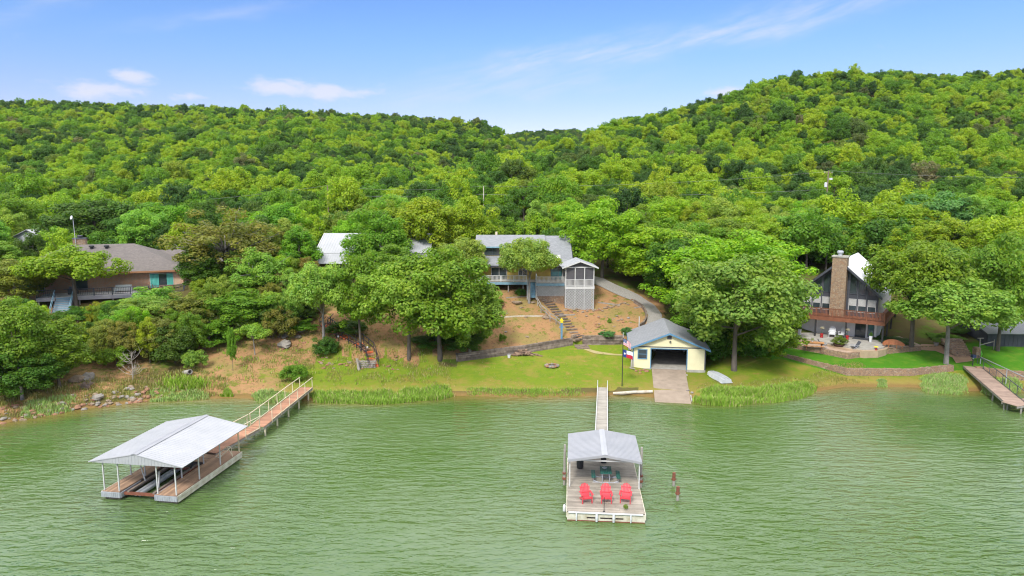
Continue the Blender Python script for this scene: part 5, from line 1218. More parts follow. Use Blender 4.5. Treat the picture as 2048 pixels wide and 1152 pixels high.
o = thing('smoker_box', 'black smoker cabinet beside the grill under the deck', 'grill', TP(1655, 666, TZ), R(-35)); MB().box(-.4,.4,-.3,.3,.12,1.2).build('cabinet', BLACK, o); MB().tube([(.2,0,1.2),(.2,0,1.6)], .06, 10).build('flue', BLACK, o)
o = thing('bar_table', 'dark bar table with black chairs by the white terrace wall', 'table', TP(1700, 668, TZ), R(-35)); MB().box(-.9,.9,-.35,.35,.88,.94).build('tabletop', DKGREY, o)
for x in (-.8,.8): MB().box(x-.05,x+.05,-.3,.3,0,.88).build('leg', DKGREY, o)
def sling(label, loc, rz):
    o = thing('sling_lounger', label, 'lounger', loc, R(rz), 'grey sling loungers on the patio'); MB().prism([(-.27,-.4,.36),(.27,-.4,.36),(.27,.2,.28),(-.27,.2,.28)], (0,0,.02)).build('seat', DKGREY, o); MB().prism([(-.27,.2,.3),(.27,.2,.3),(.27,.62,.95),(-.27,.62,.95)], (0,.02,.01)).build('backrest', DKGREY, o)
    for x in (-.3,.3): mb = MB(); mb.bar((x,-.5,.0),(x,.3,.5),.03,.03); mb.bar((x,.5,.0),(x,-.4,.52),.03,.03); mb.bar((x,-.4,.54),(x,.4,.56),.04,.03); mb.build('leg_frame', GALV, o)
sling('grey sling lounger on the patio between the picnic table and the fern bowl', TP(1646, 695, PZ_), 60); sling('grey sling lounger on the patio just past the fern bowl', TP(1709, 699, PZ_), -80)
o = thing('fern_bowl', 'wide dark bowl planter of green fern on the tan patio', 'planter', TP(1678, 694, PZ_)); MB().lathe((0,0,0), [(.3,0),(.62,.25),(.68,.38),(.6,.38),(.3,.3)], 18).build('bowl', mat('bowl_brown', (.10,.06,.045), (.07,.04,.03), 3, .7), o); a = link('fern', PROTO['shrub2'][0], o); a.scale = (.36,.36,.26); a.location = (0,0,.25); a.color = (.15,.22,.03,1); MB().rock((.75,-.35,.14),.17,.8,3).build('stone', ROCKG, o)
o = thing('yellow_birdbath', 'little yellow topped red stand on the patio', 'bird bath', TP(1752, 702, PZ_)); MB().tube([(0,0,0),(0,0,.4)], [.12,.06], 10).build('stand', REDPOT, o); MB().lathe((0,0,.4), [(.08,0),(.26,.08),(.24,.12),(.05,.06)], 14).build('bowl', YELLOWB, o)
o = thing('curved_bench', 'curved orange wooden bench at the far end of the tan patio', 'bench', TP(1786, 697, PZ_), R(-15)); mb, ms = MB(), MB()
for i in range(12):
    a0, a1 = R(200+i*11.6), R(200+(i+1)*11.6); rr_ = 1.25; P0, P1 = Vector((rr_*math.cos(a0), -rr_*math.sin(a0)*.7-.5, 0)), Vector((rr_*math.cos(a1), -rr_*math.sin(a1)*.7-.5, 0))
    mb.prism([P0+Vector((0,0,.42)), P1+Vector((0,0,.42)), P1*.72+Vector((0,-.1,.42)), P0*.72+Vector((0,-.1,.42))], (0,0,.05)); h0, h1 = .5+.4*math.sin(math.pi*i/12), .5+.4*math.sin(math.pi*(i+1)/12)
    ms.prism([P0+Vector((0,.04,.44)), P1+Vector((0,.04,.44)), P1+Vector((0,.14,h1+.1)), P0+Vector((0,.14,h0+.1))], (0,.05,0))
mb.build('seat', RUSTBENCH, o); ms.build('backrest', RUSTBENCH, o)
for i in (0,4,8,11): a0 = R(200+i*11.6); MB().bar((1.1*math.cos(a0), -1.1*math.sin(a0)*.7-.5, 0), (1.1*math.cos(a0), -1.1*math.sin(a0)*.7-.5, .42), .07, .07, up=(0,1,.01)).build('leg', RUSTBENCH, o)
o = thing('potted_plant', 'pale pot with a light green plant on the path bank', 'potted plant', on_ground(1872, 692)); MB().lathe((0,0,0), [(.2,0),(.3,.4),(.26,.4)], 14).build('pot', ROCKG, o); a = link('foliage', PROTO['shrub0'][0], o); a.scale = (.2,.2,.16); a.location = (0,0,.32); a.color = (.2,.32,.06,1)
# swing stand, hose, lamp post
q = on_ground(1958, 706); o = thing('pipe_stand', 'pale two post pipe stand standing on the lawn beside the dark shed', 'frame', q); e = on_ground(1987, 700) - q
MB().tube([(0,0,0),(0,0,1.75)], .07, 8).build('post', GREYTIMBER, o); MB().tube([e, e+Vector((0,0,1.2))], .06, 8).build('post', GREYTIMBER, o); MB().bar((0,0,.95), e+Vector((0,0,1.0)), .07, .09).build('rail', GREYTIMBER, o); MB().bar((-.35,0,1.78),(.35,0,1.78),.1,.08).build('crossbar', GREYTIMBER, o)
o = thing('garden_hose', 'lime green hose looped at the foot of the pale pipe stand', 'hose', on_ground(1957, 714)); mb = MB()
for i in range(5):
    a = i*1.25; x = .42*math.cos(a); y = .3*math.sin(a); mb.tube([(0,0,1.0),(x*.5,y*.5,.75),(x,y,.3),(x*.8,y*.8,.04),(x*.1+.1,y*.3,.03),(-x*.5,-y*.6,.04)], .03, 6)
mb.build('hose', LIME, o)
o = thing('dock_lamp', 'dark lamp post with a blue box head at the top of the plank jetty', 'lamp', on_ground(1945, 733)); MB().tube([(0,0,0),(0,0,.95)], .05, 8).build('post', BLACK, o); MB().box(-.2,.2,-.2,.2,.95,1.25).build('lamp_box', mat('navy_paint', (.02,.04,.09), (.015,.03,.07), 3, .5), o); MB().lathe((0,0,.78), [(.06,0),(.08,.1),(.04,.14)], 10).build('bulb', WHITEPL, o)
PINKDK = mat('pinkish_plank', (.36,.25,.19), (.28,.195,.15), 2, .8, island=.15)
walk('plank_jetty', 'pinkish plank jetty sloping from the stone steps down to the lake', (47.7, 62.6), (51.6, 75.4), 1.7, .85, 1.45, PINKDK, [(1, .3, 13.0)], (.3, 3.2), DKGREY, 1.0, -1.2, GREYTIMBER)
walk('jetty_platform', 'plank platform leading off from the lake end of the pinkish jetty', (46.9, 62.2), (56, 65.4), 1.5, .83, .83, PINKDK, [], (.7, 3.4, 6.5), DKGREY, 1.0, -1.2, GREYTIMBER)
o = thing('pipe_gate_rail', 'grey pipe handrail running from the lawn to the jetty platform', 'handrail', (53.0, 72, .9)); mb = MB(); mb.bar((-.5,2.6,1.4),(-1.2,-6.2,1.1),.07,.07); mb.bar((-1.2,-6.2,1.1),(4,-5.2,1.1),.07,.07); mb.bar((-1.2,-6.2,.6),(4,-5.2,.6),.07,.07); mb.build('rail', GALV, o)
for x, y in ((-.5,2.6),(-.85,-2),(-1.2,-6.2),(2,-5.6)): MB().bar((x,y,-.4),(x,y,1.12+.1*(y>0)),.07,.07,up=(0,1,.01)).build('post', GALV, o)

# ---------------------------------------------------------------- power line
def pole(label, px, ptop, Y, pbase_z=None, h=None, m=POLEW, arms=True, r=.15):
    t = at_y(px, ptop, Y); g = ground(t.x, Y); o = thing('utility_pole', label, 'utility pole', (t.x, Y, g), 0, 'poles along the road behind the houses')
    H = t.z - g; MB().tube([(0,0,-1),(0,0,H)], [r*1.2, r*.8], 10).build('pole', m, o)
    if arms:
        MB().bar((-.9,0,H-.5),(.9,0,H-.5),.1,.12).build('crossarm', m, o); mb = MB()
        for x in (-.8,0,.8): MB().lathe((x,0,H-.43), [(.05,0),(.07,.1),(.03,.18)], 8).build('insulator', WHITEPL, o)
    return o, Vector((t.x, Y, t.z))
pA, tA = pole('short looking pole showing above the trees behind the pale metal roof', 655, 371, 150, arms=False, r=.12); pB, tB = pole('pale pole showing above the trees left of the yellow house roof', 967, 372, 150, m=LOGW, arms=False, r=.12)
pC, tC = pole('dark pole with a white transformer on the hill above the chalet', 1657, 341, 150, m=POLEW); pD, tD = pole('bright new orange pole above the trees right of the chalet', 1798, 383, 138, m=POLEO, arms=False, r=.2)
pE, tE = pole('thin pole behind the grey shed at the edge of the wood', 71, 412, 150, arms=False)
H = tC.z - pC.location.z
MB().lathe((-.45,-.1,H-3.6), [(.1,0),(.3,.05),(.3,.95),(.1,1.05)], 14).build('transformer', WHITEPL, pC); MB().box(.3,.9,-.2,.2,H-2.0,H-1.6).build('switch_box', WHITEPL, pC)
def cable(label, a, b, sag, r=.02):
    o = thing('power_line', label, 'power line', a); mb = MB(); d = b - a; mb.tube([d*(i/16) - Vector((0,0,4*sag*(i/16)*(1-i/16))) for i in range(17)], r, 5); mb.build('cable', WIRE, o)
far = Vector((-120, 150, 20.5)); fr_ = Vector((150, 140, 25))
cable('upper thin cable leading from the shed pole to the pole behind the metal roof', tE, tA, 1.2); cable('upper thin cable from the metal roof house pole to the pale pole', tA, tB, .9); cable('upper thin cable from the pale pole to the transformer pole', tB, tC + Vector((0,0,-.2)), 1.0); cable('upper thin cable from the transformer pole out past the chalet', tC, fr_, 1.5)
cable('lower thicker cable between the metal roof house pole and the pale pole', tA - Vector((0,0,1.8)), tB - Vector((0,0,1.8)), .6, .028); cable('lower thicker cable between the pale pole and the transformer pole', tB - Vector((0,0,1.8)), tC - Vector((0,0,4)), .8, .028)
# ---------------------------------------------------------------- individual trees and shrubs
# (name, proto, label, px crown centre, py top, py foot or None, Y or None, crown width px, colour)
def vary(c, s=.12): return tuple(max(.01, x * rnd.uniform(1-s, 1+s)) for x in c)
def put(name, key, label, cat, px, ptop, pfoot, Y, wpx, colr, group=None, trunk_px=None, squash=1):
    if Y is None: g = on_ground(trunk_px or px, pfoot)
    else: x = at_y(px, 500, Y).x; g = Vector((x, Y, ground(x, Y)))
    top = at_y(px, ptop, g.y); h = max(.6, top.z - g.z + .15); w = wpx / FPX * (.99*g.y + 2)
    return plant(name, key, label, cat, g - Vector((0,0,.1)), w, h, vary(colr), group)
TREES = [
 ('oak0','light green oak leaning over the rocky shore at the edge of the wood',36,603,788,None,150,MID), ('tall0','slim dark oak just uphill of the rocky shore oak',120,640,778,None,110,MID), ('oak3','deep green oak low on the bank beside the dead brush',45,690,800,None,130,DRK),
 ('umbrella0','spreading oak in front of the brick house deck',142,496,None,88.5,172,YEL), ('oak1','olive tree at the end of the grey deck, beyond its stairs',22,522,None,88,125,OLV), ('oak2','dark tree standing in front of the grey shed',66,468,None,108,58,DRK), ('tall1','bright green tree beside the grey shed, cut by the picture edge',2,485,None,104,80,LGT),
 ('oak4','large dark tree rising behind the chimney of the brick house',195,402,None,122,160,DRK), ('oak0','mid green tree behind the hip roof ridge',320,408,None,122,120,MID), ('oak2','dark tree behind the brick house, next to the olive elm',270,425,None,118,100,DRK), ('oak1','round oak over the grey shed roof',25,390,None,128,110,MID),
 ('sparse1','wide olive elm with grey bare twigs right of the brick house',448,418,None,94,200,OLV), ('tall0','small dark tree against the corner of the brick house',400,490,None,90.5,80,DRK), ('sparse0','light tree with bare grey limbs below the olive elm',512,497,None,88,130,LGT),
 ('tall1','dark green tree hiding the end of the pale metal roof',596,455,None,96,82,MID), ('oak3','dense dark tree behind the olive elm',540,440,None,104,110,DRK),
 ('high1','light oak with a straight grey trunk above the lawn edge',648,528,697,None,122,LGT), ('tall0','narrow dark trunked oak between the light oak and the big oak pair',722,508,700,None,92,MID), ('high0','big oak with a pale trunk over the foot of the slope',818,528,715,None,160,LGT), ('oak4','broad oak uphill of the pale trunk oak',880,500,712,None,192,MID), ('oak1','low spreading oak hanging over the end of the timber wall',940,565,708,None,125,LGT),
 ('oak3','oak growing up in front of the pale metal roof',752,404,None,98,118,MID), ('oak0','tall oak behind the metal roof house, nearest the ridge end',858,398,None,106,135,YEL), ('oak2','oak left of the yellow house dormer',940,396,None,108,110,YEL), ('oak1','rounded oak touching the left end of the yellow house',922,478,None,93,100,LGT), ('tall1','leafy oak below the metal roof house',790,490,None,90,105,MID),
 ('high1','small oak growing up through the front deck of the yellow house',1058,478,608,None,112,LGT), ('oak2','oak behind the screened porch with a dark bare trunk',1205,402,None,99,140,YEL), ('oak4','oak standing over the gravel drive',1300,455,None,97,150,YEL), ('oak0','dark tree at the bend of the gravel drive',1345,480,None,92,120,DRK), ('tall0','shaded oak uphill of the gravel drive',1262,430,None,104,110,MID),
 ('oak1','large bright oak behind the boathouse roof',1408,478,None,88,190,YEL), ('oak2','large bright oak beside the chalet, uphill of the boat',1500,465,None,89,200,YEL), ('oak0','broad oak spreading low between the boathouse and the chalet',1468,512,742,None,232,LGT), ('oak4','dark leaved oak close against the chalet deck',1545,560,None,83,120,MID), ('oak0','green oak filling the gap behind the upturned boat',1425,560,None,84,140,MID),
 ('oak4','dark rounded tree behind the chalet roof on the boathouse side',1612,430,None,112,150,DRK), ('oak1','bright oak behind the chalet beside the dirt track',1775,408,None,114,150,YEL), ('oak2','bluish green tree below the new orange pole',1868,386,None,120,135,BLU), ('oak3','yellow green oak uphill of the bluish tree',1950,400,None,128,140,YEL),
 ('high0','big oak in front of the chalet roof',1822,488,697,None,172,MID), ('high1','broad oak with a pale slanting trunk on the bright lawn',1892,560,728,None,200,LGT), ('oak2','oak with a bare trunk beside the dark shed',1995,470,702,None,140,MID), ('oak1','oak behind the dark shed roof',2040,440,None,95,150,YEL), ('tall1','dark oak uphill of the stone steps',1925,500,None,92,120,DRK), ('oak4','yellow green oak between the chalet and the shed, well uphill',1890,440,None,104,120,YEL),
]
for key, lab, px, pt, pf, Y, w, c in TREES: put('oak_tree', key, lab, 'tree', px, pt, pf, Y, w, c)
SHRUBS = [
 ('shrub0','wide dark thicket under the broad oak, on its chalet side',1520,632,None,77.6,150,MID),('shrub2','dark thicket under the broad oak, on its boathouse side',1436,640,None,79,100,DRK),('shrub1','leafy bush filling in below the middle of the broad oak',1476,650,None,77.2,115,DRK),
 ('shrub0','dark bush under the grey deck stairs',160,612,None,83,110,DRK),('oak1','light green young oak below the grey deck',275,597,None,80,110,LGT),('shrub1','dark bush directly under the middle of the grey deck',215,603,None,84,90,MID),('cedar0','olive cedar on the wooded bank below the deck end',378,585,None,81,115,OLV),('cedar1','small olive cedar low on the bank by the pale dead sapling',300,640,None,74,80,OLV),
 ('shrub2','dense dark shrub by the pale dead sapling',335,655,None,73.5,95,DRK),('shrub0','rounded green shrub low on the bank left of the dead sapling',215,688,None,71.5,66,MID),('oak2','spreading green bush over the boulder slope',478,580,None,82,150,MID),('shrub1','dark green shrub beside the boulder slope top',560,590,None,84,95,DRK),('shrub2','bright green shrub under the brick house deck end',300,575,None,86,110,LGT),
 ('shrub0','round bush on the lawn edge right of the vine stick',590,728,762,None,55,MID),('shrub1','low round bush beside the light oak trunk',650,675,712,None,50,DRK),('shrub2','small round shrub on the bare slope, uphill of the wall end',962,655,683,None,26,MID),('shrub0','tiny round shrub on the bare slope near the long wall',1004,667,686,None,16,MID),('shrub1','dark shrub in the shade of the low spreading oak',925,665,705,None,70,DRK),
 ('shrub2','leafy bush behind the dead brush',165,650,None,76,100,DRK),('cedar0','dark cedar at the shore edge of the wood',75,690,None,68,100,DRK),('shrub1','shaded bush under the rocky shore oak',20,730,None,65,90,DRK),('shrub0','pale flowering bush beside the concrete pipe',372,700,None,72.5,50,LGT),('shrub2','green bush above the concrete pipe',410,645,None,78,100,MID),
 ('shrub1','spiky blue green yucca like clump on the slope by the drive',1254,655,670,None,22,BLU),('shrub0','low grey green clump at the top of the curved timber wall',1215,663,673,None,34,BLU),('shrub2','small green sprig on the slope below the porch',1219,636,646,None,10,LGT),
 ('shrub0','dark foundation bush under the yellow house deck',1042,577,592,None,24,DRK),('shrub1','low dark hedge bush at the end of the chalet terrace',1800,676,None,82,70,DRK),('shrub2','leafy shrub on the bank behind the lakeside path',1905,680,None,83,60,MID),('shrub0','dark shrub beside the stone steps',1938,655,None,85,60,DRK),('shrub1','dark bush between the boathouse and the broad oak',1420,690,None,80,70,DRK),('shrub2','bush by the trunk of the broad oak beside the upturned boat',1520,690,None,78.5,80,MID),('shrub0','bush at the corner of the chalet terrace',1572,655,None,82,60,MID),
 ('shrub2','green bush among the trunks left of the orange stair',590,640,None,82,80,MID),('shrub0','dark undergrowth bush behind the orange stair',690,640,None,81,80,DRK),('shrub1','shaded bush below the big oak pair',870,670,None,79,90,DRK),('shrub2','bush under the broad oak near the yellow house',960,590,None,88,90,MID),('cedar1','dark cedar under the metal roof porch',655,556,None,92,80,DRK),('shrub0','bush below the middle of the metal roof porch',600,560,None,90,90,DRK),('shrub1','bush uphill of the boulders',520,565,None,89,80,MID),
]
for key, lab, px, pt, pf, Y, w, c in SHRUBS: put('shrub' if 'oak' not in key else 'oak_tree', key, lab, 'shrub' if 'oak' not in key else 'tree', px, pt, pf, Y, w, c)
put('sapling', 'small0', 'slender young tree on the boulder slope left of the orange stair', 'tree', 510, 650, 710, None, 62, LGT)
put('sapling', 'tall0', 'thin stick of a tree wrapped in green vine near the boulder slope', 'tree', 466, 655, 742, None, 18, MID)
# undergrowth on the bench between and behind the houses
rg = random.Random(21); n_ = 0
while n_ < 85:
    u = rg.uniform(-60, 2110); y = rg.uniform(95, 128); x = x_of(u, y)
    if any(in_poly(x, y, p) for p in KEEP_CLEAR) or (1675 < u < 1750 and y < 112) or (1140 < u < 1300 and y < 101): continue
    if 60 < u < 400 and y < 113 or 600 < u < 1180 and y < 112 and rg.random() < .8: continue
    key = rg.choice(['oak0','oak1','oak2','oak3','oak4','tall0','tall1','shrub0','shrub1']); big = 'shrub' not in key; s = rg.uniform(.75, 1.05) * (1 if big else .9)
    W, H = PROTO[key][2:]; cap = 99 if y > 108 else 8.5
    plant('oak_tree' if big else 'shrub', key, 'leafy oak in the belt of trees between the houses and the wooded hill' if big else 'leafy bush in the belt between the houses and the wooded hill', 'tree' if big else 'shrub', (x, y, ground(x, y)-.1), W*s, min(H*s*.95, cap), vary(rg.choice([YEL, MID, YEL, LGT, DRK]), .15), 'oaks in the belt behind the houses' if big else 'bushes in the belt behind the houses')
    n_ += 1
# low filler bushes on the wooded left bank
n_ = 0
while n_ < 175:
    u = rg.uniform(-330, 620); y = rg.uniform(66, 93); x = x_of(u, y)
    if 400 < u and y < 79 or (y < 68.5 + min(0, u)*.012 + max(0, u-100)*.018 + 2*mnoise.noise((x*.2, 0, 0))) or any(in_poly(x, y, p) for p in KEEP_CLEAR): continue
    key = rg.choice(['shrub0','shrub1','oak2','oak4','oak5','tall1']); W, H = PROTO[key][2:]; s = rg.uniform(.6, 1.0) * (1 if 'sh' in key else .5)
    while u < 400 and s > .22 and ground(x, y) + H*s*.9 > CAMH - y*math.tan(PITCH + math.atan(((648 if 70 < u < 160 else 612)-576)/FPX)): s *= .9
    if s < .25: continue
    plant('shrub', key, 'leafy young tree or bush among others covering the wooded bank below the brick house', 'shrub', (x, y, ground(x, y)-.1), W*s, H*s*(.95 if 'sh' in key else 1.15), vary(rg.choice([MID, MID, LGT, YEL, OLV, DRK]), .2), 'bushes on the wooded bank'); n_ += 1
# dead brush and dead sapling
def dead(label, cat, px, py, h, w, seed, m=BONE, n=16, lean=0):
    g = on_ground(px, py); o = thing('dead_tree', label, cat, g); r = random.Random(seed); mb = MB(); mt = MB()
    mt.tube([(0,0,-.2),(.05,0,h*.35),(.0,.05,h*.7)], [.07,.05,.025], 7)
    for i in range(n):
        z = h*r.uniform(.15,.65); a = r.uniform(0,6.28); l = w/2*r.uniform(.5,1); e = Vector((l*math.cos(a), l*math.sin(a), z + r.uniform(.2,.55)*h*.7)); s = Vector((.03,0,z)); md_ = s.lerp(e, .5) + Vector((0,0,-.05*h))
        mb.tube([s, md_, e], [.03,.022,.008], 5)
        for k in range(4): q = md_.lerp(e, r.uniform(0,.8)); mb.tube([q, q + Vector((r.uniform(-.4,.4), r.uniform(-.4,.4), r.uniform(0,.5)))], [.014,.005], 4)
    mt.build('trunk', m, o); mb.build('branches', m, o)
dead('pale leafless sapling on the bank above the shore rocks','dead tree',266,762,3.6,2.6,1,BONE,22); dead('grey brown tangle of dead brush on the bank','dead shrub',130,742,2.6,3.6,2,mat('dead_brush',(.25,.2,.17),(.17,.13,.11),4,.95),34); dead('low dead shrub among the shore rocks','dead shrub',175,782,.9,1.4,3,mat('dead_twig',(.2,.15,.13),(.13,.1,.09),4,.95),26)
# concrete pipe
q = on_ground(376, 751); o = thing('culvert_pipe', 'short grey concrete pipe poking out of the bank', 'pipe', q, R(-40)); mb = MB(); n = 18; vs, fs = [], []
for x, r_ in ((-.9,.27),(.55,.27),(.55,.2),(-.9,.2)):
    for k in range(n): t = 2*math.pi*k/n; vs.append((x, r_*math.cos(t), .3+.25*x+r_*math.sin(t)))
for i in range(4):
    for k in range(n): fs.append((i*n+k, i*n+(k+1)%n, ((i+1)%4)*n+(k+1)%n, ((i+1)%4)*n+k))
mb.add(vs, fs); mb.build('shell', CONCG, o); MB().lathe((-.1,0,.0), [(.19,0),(.19,.02)], 8).build('silt', DARKIN, o)
# rocks
def rock(label, px, py, r, m, sq=.55, group=None, cat='rock'):
    g = on_ground(px, py) if isinstance(px, (int, float)) and py is not None else px; o = MB().rock((0,0,0), r, sq, rg.randrange(9999)).build('rock' if r < .8 else 'boulder', m, smooth=False); o.location = g + Vector((0,0,r*sq*.25)); o.rotation_euler = (rg.uniform(-.2,.2), rg.uniform(-.2,.2), rg.uniform(0,6)); return tag(o, label, cat, group)
for px, py, r, lab in ((570,692,.85,'broad pale grey boulder low on the slope beside the young tree'),(600,660,.8,'grey boulder beside the light oak trunk'),(580,650,.6,'pale boulder near the top of the boulder slope'),(575,672,.5,'flat grey boulder in the middle of the boulder slope'),(597,676,.4,'small pale boulder next to the light oak trunk'),(568,677,.35,'small grey boulder uphill of the broad pale one'),(545,655,.55,'tan boulder by the spreading green bush'),(155,762,.8,'large tan boulder on the bank under the dead brush'),(175,757,.8,'grey tan boulder next to the large tan boulder'),(195,800,.6,'pale rounded boulder at the water edge')): rock(lab, px, py, r, ROCKG if 'grey' in lab or 'pale' in lab else ROCK)
for i in range(130):
    t = rg.random(); px = -10 + t*330; s = profile(px); y = s[1][0] + rg.uniform(-.3, 2.6)*rg.random()**.7; x = x_of(px, y); r = rg.uniform(.10,.30)
    rock('tan rock among the many lining the water under the wooded bank', Vector((x, y, max(-.05, ground(x, y)))), None, r, rg.choice([ROCK, ROCKR, ROCK, ROCKR, ROCKG]), .6, 'shore rocks under the wooded bank')
for i in range(55):
    px, py = rg.uniform(1000,1270), rg.uniform(595,675); 
    if 1120 < px < 1200 and py < 622 or py < 560 + abs(px-1080)*.02: continue
    rock('small flat rock among many strewn over the bare tan slope', px, py, rg.uniform(.08,.26), rg.choice([ROCK, ROCKR, ROCKG]), .5, 'rocks on the bare slope')
for i in range(26): px = 1132 + i*2.9 + rg.uniform(-1,1); rock('rock in the rough row edging the base of the screened porch', px, 621 + rg.uniform(-2,5) - (px-1132)*.03, rg.uniform(.12,.26), rg.choice([ROCK, ROCKR]), .7, 'rocks edging the porch base')
for i in range(14): rock('rock in the short row on the slope right of the porch', 1210+i*3+rg.uniform(-1,1), 617-i*.7+rg.uniform(-2,2), rg.uniform(.12,.24), ROCK, .7, 'rocks right of the porch')
for px, py, r, lab in ((1033,607,.7,'broad flat tan slab high on the bare slope left of the handrail'),(1066,606,.35,'small tan slab between the broad slab and the handrail'),(1092,637,.5,'tan slab beside the handrail at the slope timber')): rock(lab, px, py, r, ROCK, .35)
for i in range(50): rock('reddish rock among the scree on the slope below the olive elm', rg.uniform(490,620), rg.uniform(628,700), rg.uniform(.1,.32), rg.choice([ROCKR, ROCK, ROCKR]), .5, 'scree on the boulder slope')
for i in range(26): rock('rock among those along the foot of the slope behind the lawn', rg.uniform(640,800), rg.uniform(715,740), rg.uniform(.1,.26), rg.choice([ROCKR, ROCK]), .55, 'rocks behind the lawn')
for i in range(9): rock('brick coloured rock in the little heap by the boathouse foundation', 1272+rg.uniform(0,24), 743+rg.uniform(-2,4), rg.uniform(.12,.22), ROCKR, .6, 'rocks by the boathouse')
for px, py in ((1376,783),(1384,787),(1379,804)): rock('pale stone beside the boat ramp at the water line', px, py, .18, ROCKG, .6, 'stones by the ramp')

# ---------------------------------------------------------------- reeds and rough grass
def blade_mat(name, a, b_):
    m, k, b, o = base_mat(name); g = k.new('ShaderNodeNewGeometry'); k.put(b.inputs['Base Color'], k.mix(k.step(k.math('FRACT', k.math('MULTIPLY', g.outputs['Random Per Island'], 9.7)), .84, .9), k.mix(g.outputs['Random Per Island'], a, b_), (.40, .34, .16))); b.inputs['Roughness'].default_value = .6; b.inputs['Specular IOR Level'].default_value = .2; return m
REED = blade_mat('reed_blade', (.17,.33,.022), (.28,.40,.06)); WEED = blade_mat('weed_blade', (.22,.37,.055), (.32,.43,.15)); STRAW = blade_mat('straw_blade', (.30,.25,.07), (.17,.21,.035)); SPK = blade_mat('bright_blade', (.17,.32,.014), (.25,.36,.04)); LAWNB = blade_mat('lawn_blade', (.06,.16,.012), (.11,.22,.016))
def blades(name, label, spots, m, kind='stuff', cat='grass'):
    mb_v, mb_f = [], []
    for x, y, z, h, w in spots:
        a = rg.uniform(0, 6.28); dx, dy = math.cos(a), math.sin(a); l = h*rg.uniform(.1,.6); b_ = rg.uniform(0, 6.28); lx, ly = l*math.cos(b_), l*math.sin(b_); i = len(mb_v)
        mb_v += [(x-dx*w, y-dy*w, z-.05), (x+dx*w, y+dy*w, z-.05), (x+lx*.4+dx*w*.7, y+ly*.4+dy*w*.7, z+h*.6), (x+lx*.4-dx*w*.7, y+ly*.4-dy*w*.7, z+h*.6), (x+lx, y+ly, z+h*rg.uniform(.8,1))]
        mb_f += [(i,i+1,i+2,i+3), (i+3,i+2,i+4)]
    me = bpy.data.meshes.new(name); me.from_pydata(mb_v, [], mb_f); me.materials.append(m); me.update(); return tag(link(name, me), label, cat, None, kind)
def band(u0, u1, n, d0, d1, h0, h1, w, clump=.45, water=True):
    out = []
    while len(out) < n:
        u = rg.uniform(u0, u1); s = profile(u)[1][0]; y = s + rg.uniform(d0, d1); x = x_of(u, y)
        c = mnoise.noise((x*.55, y*.8, 11)) + .35*mnoise.noise((x*2, y*2, 4))
        e = min(1, (u-u0)/34, (u1-u)/34); q_ = mnoise.noise((x*.3, 0, 21)); dd = y - s
        if dd < d0*(.25+.75*e)*(.75+.5*q_) or dd > d1*(.3+.7*e)*(.8+.6*q_) + .3: continue
        if c + rg.uniform(-.35,.35) > clump - .45*e + 1.0*(1-e)**1.5: out.append((x, y, max(-.02, ground(x, y)), rg.uniform(h0, h1)*(.45+.7*e)*(.75+.5*c), w))
    return out
blades('reeds', 'bright green reeds standing in the shallows right of the boat ramp', band(1378,1650,14000,-2.1,2.2,.4,.95,.035,-.05), REED)
blades('shore_weeds', 'yellow green weeds along the lawn shore left of the gangway', band(600,915,10000,-1.3,1.8,.3,.85,.03,.05) + band(905,1190,2200,.0,1.3,.1,.4,.025,.2), REED)
blades('shore_grass', 'mixed straw and green grass tufts along the rocky shore', band(-40,470,6500,.3,6.5,.15,.5,.03,.3), STRAW)
blades('water_weeds', 'grey green weeds at the water edge beside the pier', band(270,420,1600,-.7,1.3,.2,.6,.035,.15) + band(480,620,3800,-1.6,1.2,.25,.7,.035,.1) + band(10,160,1500,-.2,2.5,.2,.6,.035,.35), WEED)
blades('bright_grass', 'clump of very bright tall grass on the bank by the concrete pipe', [(x, y, ground(x,y), rg.uniform(.5,1.1), .035) for x, y in [(lambda g: (g.x+rg.gauss(0,1.0), g.y+rg.gauss(0,.5)))(on_ground(372,772)) for i in range(1500)]] + band(425,470,900,.2,1.6,.3,.8,.03,.1), SPK)
blades('lawn_tufts', 'uneven tufts of grass over the lawn and the bare slope', [(x_of(u,y), y, ground(x_of(u,y), y), rg.uniform(.05,.16), .02) for u, y in [(rg.uniform(600,1290), rg.uniform(68.5,95)) for i in range(16000)] if mnoise.noise((x_of(u,y)*.45, y*.6, 16)) > (.05 if y < 80 else .3)], STRAW)
blades('lakeside_grass', 'lush grass below the field stone sea wall', band(1745,1800,1300,-.3,1.4,.15,.4,.03,.1) + band(1835,1960,6500,-2.2,3.6,.25,.7,.035,.15) + band(1960,2070,2600,-2.0,2.0,.3,.8,.04,.1), WEED)
blades('bank_grass', 'rough grass on the bank between the reeds and the sea wall', band(1380,1760,5200,.5,5.2,.08,.24,.025,.2), STRAW)
blades('slope_weeds', 'scattered green weeds on the slope behind the lawn', [(x_of(u,y), y, ground(x_of(u,y), y), rg.uniform(.12,.4), .035) for u, y in [(rg.uniform(400,900), rg.uniform(69,84)) for i in range(9000)] if mnoise.noise((x_of(u,y)*.7, y*.7, 6)) > .22], SPK)
blades('slope_grass', 'straw and green tufts on the slope behind the lawn', [(x_of(u,y), y, ground(x_of(u,y), y), rg.uniform(.1,.35), .03) for u, y in [(rg.uniform(430,900), rg.uniform(70,82)) for i in range(11000)] if rg.random() < min(1, (u-430)/120) and mnoise.noise((x_of(u,y)*.5, y*.5, 2)) > -.05], STRAW)
